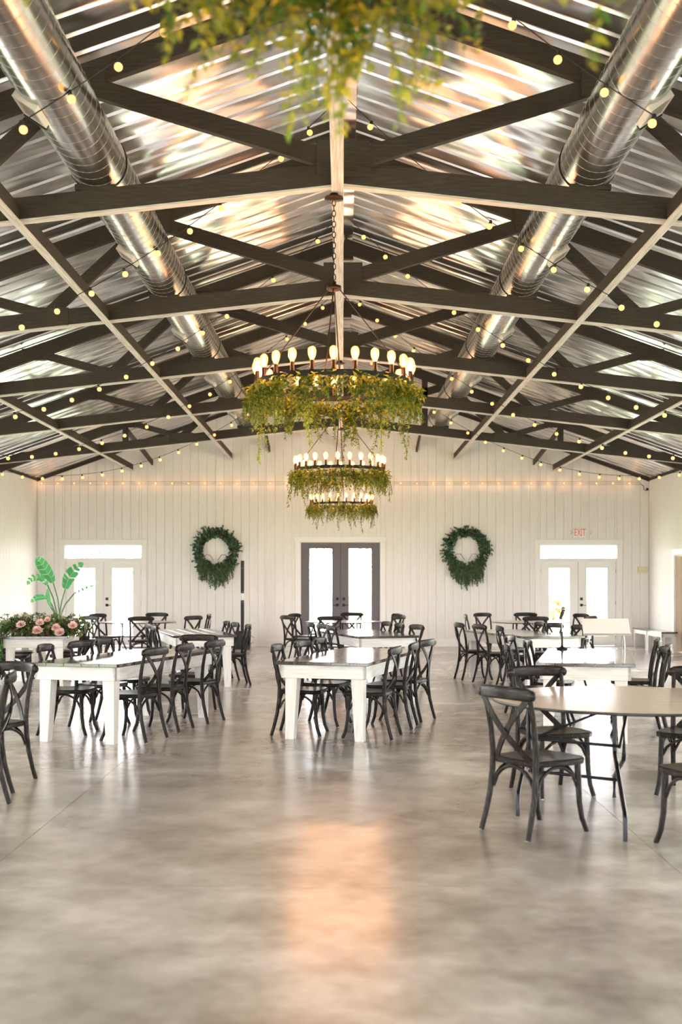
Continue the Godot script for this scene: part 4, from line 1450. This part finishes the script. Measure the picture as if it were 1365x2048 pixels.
func build_planter() -> void:
	# long planter on its farm table
	var cx := -4.36
	var cd := 16.62
	var root := thing("flower_planter", "long dark planter of mixed greenery on the white farm table", "planter", P(cx, cd, 0.763))
	var bx := MB.new()
	for e in [[Vector3(0, 0.05, 0.11), Vector3(0.88, 0.1, 0.015)], [Vector3(0, 0.05, -0.11), Vector3(0.88, 0.1, 0.015)], [Vector3(0.44, 0.05, 0), Vector3(0.015, 0.1, 0.22)], [Vector3(-0.44, 0.05, 0), Vector3(0.015, 0.1, 0.22)], [Vector3(0, 0.006, 0), Vector3(0.88, 0.012, 0.22)]]:
		bx.box(e[0], e[1])
	part("planter_box", bx, M.planter_box, root)
	part("soil", one_box(Vector3(0, 0.07, 0), Vector3(0.86, 0.02, 0.2)), M.soil, root)
	rng.seed = 77
	var f := MB.new()
	f.tinted = true
	var st := MB.new()
	var tones := [c8(96, 112, 64), c8(126, 138, 84), c8(74, 92, 54), c8(154, 156, 112), c8(116, 104, 78), c8(84, 118, 70)]
	for i in 300:
		var p := Vector3(rng.randf_range(-0.5, 0.5), 0.09, rng.randf_range(-0.09, 0.1))
		var dir := Vector3(p.x * 0.9 + rng.randf_range(-0.5, 0.5), 0.95 if i % 2 == 0 else 0.35, rng.randf_range(-0.4, 1.0) if i % 2 == 0 else 1.0).normalized()
		var path := [p]
		var tone: Color = tones[rng.randi() % 6]
		for k in rng.randi_range(5, 10):
			dir = (dir + Vector3(0, -0.13, 0) + Vector3(rng.randf_range(-1, 1), rng.randf_range(-0.5, 0.5), rng.randf_range(-1, 1)) * 0.2).normalized()
			p += dir * 0.03
			p.y = minf(maxf(p.y, 0.015), 0.29)
			p.z = minf(p.z, 0.24)
			path.append(p)
			for e in 3:
				var fd := (dir * 0.5 + Vector3(rng.randf_range(-1, 1), rng.randf_range(-0.6, 0.8), rng.randf_range(-1, 1))).normalized()
				var side := fd.cross(Vector3(0.3, 1, 0.2)).normalized()
				f.tint = tone.srgb_to_linear()
				f.leaf(Transform3D(Basis(side, fd.cross(side) * -1.0, fd) * rng.randf_range(0.03, 0.065), p), 0.6)
		st.tube(path, 0.0025, 4)
	part("foliage", f, M.leaf_tinted, root).set_meta("kind", "stuff")
	part("stems", st, M.vine_stem, root).set_meta("kind", "stuff")
	# pale grass plumes
	var pl := MB.new()
	for i in 60:
		var p := Vector3(rng.randf_range(-0.46, -0.24), 0.2, rng.randf_range(-0.1, 0.05))
		pl.tube([p, p + Vector3(rng.randf_range(-0.04, 0.04), 0.07, 0), p + Vector3(rng.randf_range(-0.09, 0.09), rng.randf_range(0.1, 0.15), 0.02)], 0.0035, 4, [0.5, 1.0, 0.3])
	var po := part("grass_plumes", pl, M.plume, root)
	po.set_meta("kind", "stuff")
	po.set_meta("label", "pale feathery grass plumes")
	var spots := [[42, 1250, 0.055, "pale pink flower at the plume end of the planter"], [80, 1246, 0.05, "small pink flower just above the big rounded one"], [75, 1262, 0.062, "big rounded pink flower hanging on the planter front"], [112, 1256, 0.052, "pink flower leaning on the lowest one"], [120, 1266, 0.06, "lowest pink flower, drooping over the table edge"], [146, 1252, 0.06, "pink flower at the chair end of the planter"], [95, 1240, 0.04, "small pale flower at the planter's top rim"]]
	for i in spots.size():
		var s: Array = spots[i]
		var d := 16.34
		peony(s[3], Vector3((s[0] - 686.5) * d / 2280.0, 1.52 - (s[1] - 1166.0) * d / 2280.0, -d), s[2] * 1.3, 300 + i)
	# trailing fern beside the planter table
	var fr := thing("hanging_fern", "bright green fern in a tall stand beside the planter table", "fern", P(-5.1, 15.5))
	var stand := MB.new()
	stand.lathe([Vector2(0, 0), Vector2(0.15, 0), Vector2(0.15, 0.03), Vector2(0.05, 0.06), Vector2(0.045, 0.62), Vector2(0.13, 0.66), Vector2(0.17, 0.86), Vector2(0.15, 0.86), Vector2(0, 0.8)], 20)
	part("pot_stand", stand, M.pot, fr)
	var fern := MB.new()
	fern.tinted = true
	var fs := MB.new()
	for i in 90:
		var a := rng.randf() * TAU
		var dir := Vector3(cos(a), rng.randf_range(0.5, 1.2), sin(a)).normalized()
		var p := Vector3(cos(a) * 0.1, 0.84, sin(a) * 0.1)
		var path := [p]
		for k in rng.randi_range(12, 24):
			dir = (dir + Vector3.DOWN * 0.2 + Vector3(rng.randf_range(-1, 1), 0, rng.randf_range(-1, 1)) * 0.08).normalized()
			p += dir * 0.03
			p.y = maxf(p.y, 0.42)
			path.append(p)
			var side := dir.cross(Vector3.UP).normalized()
			for e in [-1.0, 1.0]:
				var fd: Vector3 = (side * e + dir * 0.4 + Vector3(0, -0.15, 0)).normalized()
				var sd := fd.cross(Vector3.UP).normalized()
				fern.tint = [c8(62, 138, 52), c8(86, 160, 66), c8(48, 112, 44)][rng.randi() % 3].srgb_to_linear()
				fern.leaf(Transform3D(Basis(sd, fd.cross(sd) * -1.0, fd) * rng.randf_range(0.035, 0.055), p), 0.4)
		fs.tube(path, 0.002, 4)
	part("fronds", fern, M.leaf_tinted, fr).set_meta("kind", "stuff")
	part("frond_stems", fs, M.vine_stem, fr).set_meta("kind", "stuff")


func palm_leaf(root: Node3D, base: Array, mid: Array, w: float, slits: Array, gap: float) -> void:
	# "mid": points of the midrib in space; the blade is a row of strips on both sides of it
	var stalk := MB.new()
	var pts := []
	pts.append_array(base)
	stalk.tube(pts, 0.012, 8, [], true)
	part("stalk", stalk, M.banana_stalk, root)
	var rib := MB.new()
	rib.tube(mid, 0.006, 6)
	var blade := MB.new()
	var n := mid.size()
	for s in [-1.0, 1.0]:
		for i in n - 1:
			var a: Vector3 = mid[i]
			var b: Vector3 = mid[i + 1]
			var t := (b - a).normalized()
			var side: Vector3 = t.cross(Vector3(0, 0, 1)).normalized() * s
			var u0 := float(i) / (n - 1)
			var u1 := float(i + 1) / (n - 1)
			var w0: float = w * pow(sin(PI * clampf(u0 * 0.86 + 0.12, 0, 1)), 0.7)
			var w1: float = w * pow(sin(PI * clampf(u1 * 0.86 + 0.12, 0, 1)), 0.7)
			if u1 > 0.99:
				w1 = w * 0.12
			var e: Vector3 = b.lerp(a, gap if i in slits else 0.0)
			var lift := Vector3(0, 0, 0.25)
			var oa: Vector3 = a + (side + lift) * w0 + t * w0 * 0.5
			var ob: Vector3 = e + (side + lift) * w1 + t * w1 * 0.5
			var k := Vector3(0, 0, 0.003)
			blade.quad(a, e, ob, oa)
			blade.quad(oa - k, ob - k, e - k, a - k)
	var bo := part("leaf_blade", blade, M.banana_leaf, root)
	part("midrib", rib, M.banana_rib, bo)


func build_palm() -> void:
	var d := 19.4
	var root := thing("potted_palm", "tall green bird-of-paradise plant with split paddle leaves behind the planter", "plant", P(-4.84, d))
	var pot := MB.new()
	pot.lathe([Vector2(0, 0), Vector2(0.15, 0), Vector2(0.2, 0.3), Vector2(0.22, 0.42), Vector2(0.2, 0.42), Vector2(0.18, 0.38), Vector2(0, 0.38)], 28)
	part("pot", pot, M.pot, root)
	part("soil", one_box(Vector3(0, 0.385, 0), Vector3(0.24, 0.01, 0.24), 0.003), M.soil, root)
	var q := func(x: float, y: float, z := 0.0) -> Vector3:
		return Vector3((x - 686.5) * d / 2280.0 + 4.84, 1.52 - (y - 1166.0) * d / 2280.0, z)
	var foot := Vector3(0, 0.38, 0)
	# big upright leaf
	var mid := []
	for p in [[108, 1166], [104, 1157], [98, 1148], [92, 1138], [86, 1129], [80, 1121], [75, 1116]]:
		mid.append(q.call(p[0], p[1], 0.05))
	palm_leaf(root, [foot, q.call(119, 1225), q.call(115, 1195), q.call(108, 1166, 0.05)], mid, 0.105, [1, 2, 3, 4], 0.12)
	# leaf split in three towards the door
	mid = []
	for p in [[129, 1179], [131, 1171], [134, 1162], [138, 1154], [143, 1147], [148, 1140], [156, 1132], [165, 1126]]:
		mid.append(q.call(p[0], p[1], -0.05))
	palm_leaf(root, [foot, q.call(120, 1222), q.call(124, 1200), q.call(129, 1179, -0.05)], mid, 0.105, [2, 4, 5], 0.4)
	# arching leaf to the wall
	mid = []
	for p in [[98, 1170], [92, 1161], [84, 1155], [75, 1154], [67, 1157], [62, 1162], [58, 1169]]:
		mid.append(q.call(p[0], p[1], 0.1))
	palm_leaf(root, [foot, q.call(114, 1228), q.call(106, 1195), q.call(98, 1170, 0.1)], mid, 0.06, [0, 2, 3, 4], 0.45)
	# low arching leaf
	mid = []
	for p in [[99, 1197], [94, 1194], [86, 1194], [78, 1195], [71, 1199], [66, 1204]]:
		mid.append(q.call(p[0], p[1], 0.12))
	palm_leaf(root, [foot, q.call(112, 1230), q.call(104, 1210), q.call(99, 1197, 0.12)], mid, 0.05, [3], 0.3)
	# furled leaf by the stalks
	mid = []
	for p in [[106, 1214], [103, 1205], [101, 1196], [100, 1186], [99, 1176]]:
		mid.append(q.call(p[0], p[1], 0.14))
	palm_leaf(root, [foot, q.call(113, 1232), q.call(106, 1214, 0.14)], mid, 0.035, [], 0.0)
	# thin ragged leaf towards the door
	mid = []
	for p in [[146, 1187], [153, 1184], [160, 1180], [168, 1176], [177, 1173], [190, 1170]]:
		mid.append(q.call(p[0], p[1], -0.1))
	palm_leaf(root, [foot, q.call(122, 1228), q.call(131, 1208), q.call(146, 1187, -0.1)], mid, 0.03, [0, 1, 2, 3], 0.5)


func build_small() -> void:
	wreath("round leafy wreath with trailing sprigs beside the column speaker", -3.03, 2.29, 41)
	wreath("round leafy wreath with trailing sprigs between charcoal doors and exit sign", 2.94, 2.31, 57)
	# exit sign
	var s := thing("exit_sign", "white exit sign with red letters and two lamp heads over the doors", "sign", P(5.66, BACK - 0.012, 2.72))
	part("housing", one_box(Vector3(0, 0, 0.02), Vector3(0.3, 0.22, 0.045), 0.008), M.sign_white, s)
	var tm := TextMesh.new()
	tm.text = "EXIT"
	var font := SystemFont.new()
	font.font_names = PackedStringArray(["Droid Sans"])
	font.font_weight = 400
	tm.font = font
	tm.font_size = 32
	tm.pixel_size = 0.0068
	tm.depth = 0.006
	var letters := MeshInstance3D.new()
	letters.name = "letters"
	letters.mesh = tm
	letters.material_override = M.sign_red
	s.add_child(letters)
	letters.position = Vector3(0, 0, 0.044)
	letters.scale = Vector3(0.66, 1.0, 1.0)
	for e in [-1.0, 1.0]:
		var arm := MB.new()
		arm.tube([Vector3(e * 0.145, -0.01, 0.025), Vector3(e * 0.2, -0.01, 0.03)], 0.01, 6)
		arm.lathe([Vector2(0, -0.03), Vector2(0.025, -0.03), Vector2(0.042, 0.0), Vector2(0.044, 0.035), Vector2(0.03, 0.036), Vector2(0, 0.03)], 14, Transform3D(Basis(Vector3.RIGHT, 1.2) * Basis(Vector3.BACK, -e * 0.4), Vector3(e * 0.23, -0.005, 0.04)))
		part("lamp_head", arm, M.sign_white, s)
	var pl := thing("wall_plate", "beige rectangular plate on the end wall beside the exit doors", "plate", P(7.17, BACK - 0.012, 1.83))
	part("plate", one_box(Vector3(0, 0, 0.008), Vector3(0.235, 0.145, 0.03), 0.005), M.plate_beige, pl)
	for i in 4:
		part("switch", one_box(Vector3(-0.078 + 0.052 * i, 0, 0.026), Vector3(0.018, 0.04, 0.012), 0.003), M.plate_beige, pl)
	var ou := thing("wall_outlet", "small white outlet low on the exit-side long wall", "outlet", P(HALF + 0.004, 26.4, 0.78), -PI / 2)
	part("cover", one_box(Vector3(0, 0, 0.004), Vector3(0.075, 0.12, 0.01), 0.003), M.sign_white, ou)
	for y in [-0.025, 0.025]:
		part("socket_face", one_box(Vector3(0, y, 0.01), Vector3(0.034, 0.03, 0.006), 0.002), M.plate_beige, ou)
	# column speaker
	var sp := thing("column_speaker", "slim black column loudspeaker standing by the end wall below the wreath", "speaker", P(-2.34, 26.5))
	part("subwoofer", one_box(Vector3(0, 0.2, 0), Vector3(0.36, 0.4, 0.38), 0.015), M.black_plastic, sp)
	part("column", one_box(Vector3(0, 0.76, 0), Vector3(0.075, 0.72, 0.09), 0.01), M.black_plastic, sp)
	var sl := MB.new()
	sl.lathe([Vector2(0, 1.12), Vector2(0.022, 1.12), Vector2(0.03, 1.2), Vector2(0.036, 1.28), Vector2(0, 1.28)], 14)
	part("spacer", sl, M.sign_white, sp)
	part("column", one_box(Vector3(0, 1.66, 0), Vector3(0.075, 0.76, 0.09), 0.01), M.black_plastic, sp)
	for y in [1.31, 1.86, 1.08]:
		part("joint_ring", one_box(Vector3(0, y, 0), Vector3(0.078, 0.006, 0.093)), M.galvanised, sp)
	var cab := MB.new()
	cab.tube([Vector3(0.18, 0.3, 0.05), Vector3(0.26, 0.27, 0.05), Vector3(0.25, 0.14, 0.04), Vector3(0.18, 0.1, 0.0)], 0.006, 5)
	part("cable", cab, M.black_plastic, sp)
	# microphone on a table stand
	var mc := thing("microphone", "round-headed microphone on a weighted table stand beside the lectern board", "microphone", P(2.5, 13.0, 0.763))
	var b := MB.new()
	b.lathe([Vector2(0, 0), Vector2(0.062, 0), Vector2(0.064, 0.01), Vector2(0.05, 0.018), Vector2(0.014, 0.03), Vector2(0.012, 0.05), Vector2(0, 0.05)], 24)
	part("stand_base", b, M.black_metal, mc)
	b = MB.new()
	b.tube([Vector3(0, 0.04, 0), Vector3(0, 0.2, 0)], 0.011, 8)
	part("lower_tube", b, M.black_metal, mc)
	b = MB.new()
	b.tube([Vector3(0, 0.2, 0), Vector3(0, 0.36, 0)], 0.006, 8)
	part("upper_tube", b, M.galvanised, mc)
	b = MB.new()
	b.tube([Vector3(-0.022, 0.345, 0), Vector3(-0.006, 0.385, 0), Vector3(0.008, 0.43, 0)], 0.018, 10, [0.8, 1.0, 1.2])
	part("mic_body", b, M.black_metal, mc)
	b = MB.new()
	b.lathe([Vector2(0, -0.028), Vector2(0.02, -0.02), Vector2(0.028, 0), Vector2(0.025, 0.016), Vector2(0.014, 0.027), Vector2(0, 0.03)], 16, Transform3D(Basis(), Vector3(0.014, 0.455, 0)))
	part("mic_grille", b, M.galvanised, mc)
	# slanted lectern board on two thin legs
	var le := thing("lectern_board", "pale slanted lectern board on thin legs standing on the farm table", "lectern", P(3.0, 13.0, 0.763), -deg_to_rad(2))
	var xf := Transform3D(Basis(Vector3.RIGHT, deg_to_rad(-38)), Vector3(0, 0.255, 0))
	part("board", one_box(Vector3.ZERO, Vector3(0.53, 0.235, 0.014), 0.004, xf), M.board_paper, le)
	part("ledge", one_box(Vector3(0, -0.115, 0.022), Vector3(0.535, 0.014, 0.05), 0.003, xf), M.board_paper, le)
	for e in [-1.0, 1.0]:
		var lg := MB.new()
		lg.tube([Vector3(e * 0.19, 0.16, 0.05), Vector3(e * 0.2, 0.09, 0.05), Vector3(e * 0.205, 0.0, 0.05)], 0.006, 8)
		part("leg", lg, M.chrome, le)
		lg = MB.new()
		lg.tube([Vector3(e * 0.19, 0.28, -0.03), Vector3(e * 0.2, 0.12, -0.09), Vector3(e * 0.205, 0.0, -0.12)], 0.005, 8)
		part("rear_strut", lg, M.chrome, le)


func tree(called: String, label: String, at: Vector3, h: float, w: float, tones: Array, seed_: int) -> void:
	rng.seed = seed_
	var root := thing(called, label, "tree", at, 0.0, "trees outside the end wall")
	var tr := MB.new()
	tr.tube([Vector3(0, 0, 0), Vector3(0.1, h * 0.35, 0), Vector3(-0.05, h * 0.75, 0.1)], w * 0.06, 8, [1.0, 0.8, 0.4])
	part("trunk", tr, M.bark, root)
	var cr := MB.new()
	cr.tinted = true
	for i in 700:
		var v := Vector3(rng.randfn(0, 0.42), rng.randfn(0, 0.36), rng.randfn(0, 0.42))
		if v.length() > 1.1:
			v *= 0.6
		var p := Vector3(v.x * w * 0.5, h * 0.64 + v.y * h * 0.36, v.z * w * 0.5)
		var f := Vector3(rng.randf_range(-1, 1), rng.randf_range(-1, 0.6), rng.randf_range(-1, 1)).normalized()
		var side := f.cross(Vector3(0.3, 1, 0.2)).normalized()
		cr.tint = tones[rng.randi() % tones.size()].srgb_to_linear()
		cr.leaf(Transform3D(Basis(side, f.cross(side) * -1.0, f) * rng.randf_range(0.25, 0.5), p), 0.7)
	part("crown", cr, M.leaf_tinted, root).set_meta("kind", "stuff")


func build_outside() -> void:
	var g := setting("ground", "pale meadow outside the hall")
	part("meadow", one_box(Vector3.ZERO, Vector3(300, 0.3, 300)), M.grass, g, P(0, 10, -0.42))
	var green := [c8(120, 140, 84), c8(150, 164, 108), c8(98, 122, 72)]
	tree("autumn_shrub", "small orange autumn tree outside the exit-sign doors", P(8.4, 46, -0.27), 1.35, 1.5, [c8(240, 206, 160), c8(246, 222, 184), c8(232, 190, 140)], 5)
	tree("autumn_shrub", "slender yellow autumn tree beside the orange one outdoors", P(10.4, 50, -0.27), 1.2, 1.2, [c8(240, 214, 170), c8(246, 226, 190)], 9)
	tree("meadow_tree", "green tree standing outside the charcoal doors on the palm side", P(-3.4, 95, -0.27), 6.5, 6.0, green, 6)
	tree("meadow_tree", "tall green tree standing outside the charcoal doors on the exit side", P(3.2, 90, -0.27), 7.5, 5.0, green, 7)
	tree("meadow_tree", "broad green tree outside the palm-side doors", P(-17.0, 80, -0.27), 5.5, 8.0, green, 8)


func _ready() -> void:
	# camera: level view with the lens shifted, as the upright verticals show
	var cam := Camera3D.new()
	cam.name = "camera"
	add_child(cam)
	var lens := CameraAttributesPhysical.new()
	lens.frustum_focal_length = 35.0
	lens.frustum_focus_distance = 12.0
	lens.frustum_near = NEAR
	lens.frustum_far = 400.0
	lens.exposure_aperture = 1.9
	cam.attributes = lens
	cam.position = Vector3(0, 1.52, 0)
	cam.projection = Camera3D.PROJECTION_FRUSTUM
	cam.near = NEAR
	cam.far = 400.0
	cam.size = 2048.0 / 2280.0 * NEAR
	cam.frustum_offset = Vector2(-4.0, 142.0) / 2280.0 * NEAR
	cam.current = true
	# sky and exposure: bright overcast day, the daylight enters through doors and windows
	var env := Environment.new()
	env.background_mode = Environment.BG_SKY
	var sky := Sky.new()
	var sm := ProceduralSkyMaterial.new()
	sm.sky_top_color = Color(0.97, 0.98, 1.0)
	sm.sky_horizon_color = Color(1.0, 1.0, 1.0)
	sm.ground_bottom_color = Color(0.75, 0.76, 0.7)
	sm.ground_horizon_color = Color(0.9, 0.9, 0.88)
	sm.sky_energy_multiplier = 1.0
	sky.sky_material = sm
	env.sky = sky
	env.background_energy_multiplier = 7.0
	env.tonemap_mode = Environment.TONE_MAPPER_LINEAR
	env.tonemap_exposure = 3.2
	env.sdfgi_enabled = true
	env.ssao_enabled = true
	env.ssil_enabled = true
	var we := WorldEnvironment.new()
	we.name = "environment"
	we.environment = env
	add_child(we)

	make_materials()
	build_floor()
	build_walls()
	build_doors()
	build_roof()
	build_trusses()
	build_runners()
	build_ducts()
	build_furniture()
	build_chandeliers()
	build_strings()
	build_planter()
	build_palm()
	build_small()
	build_outside()
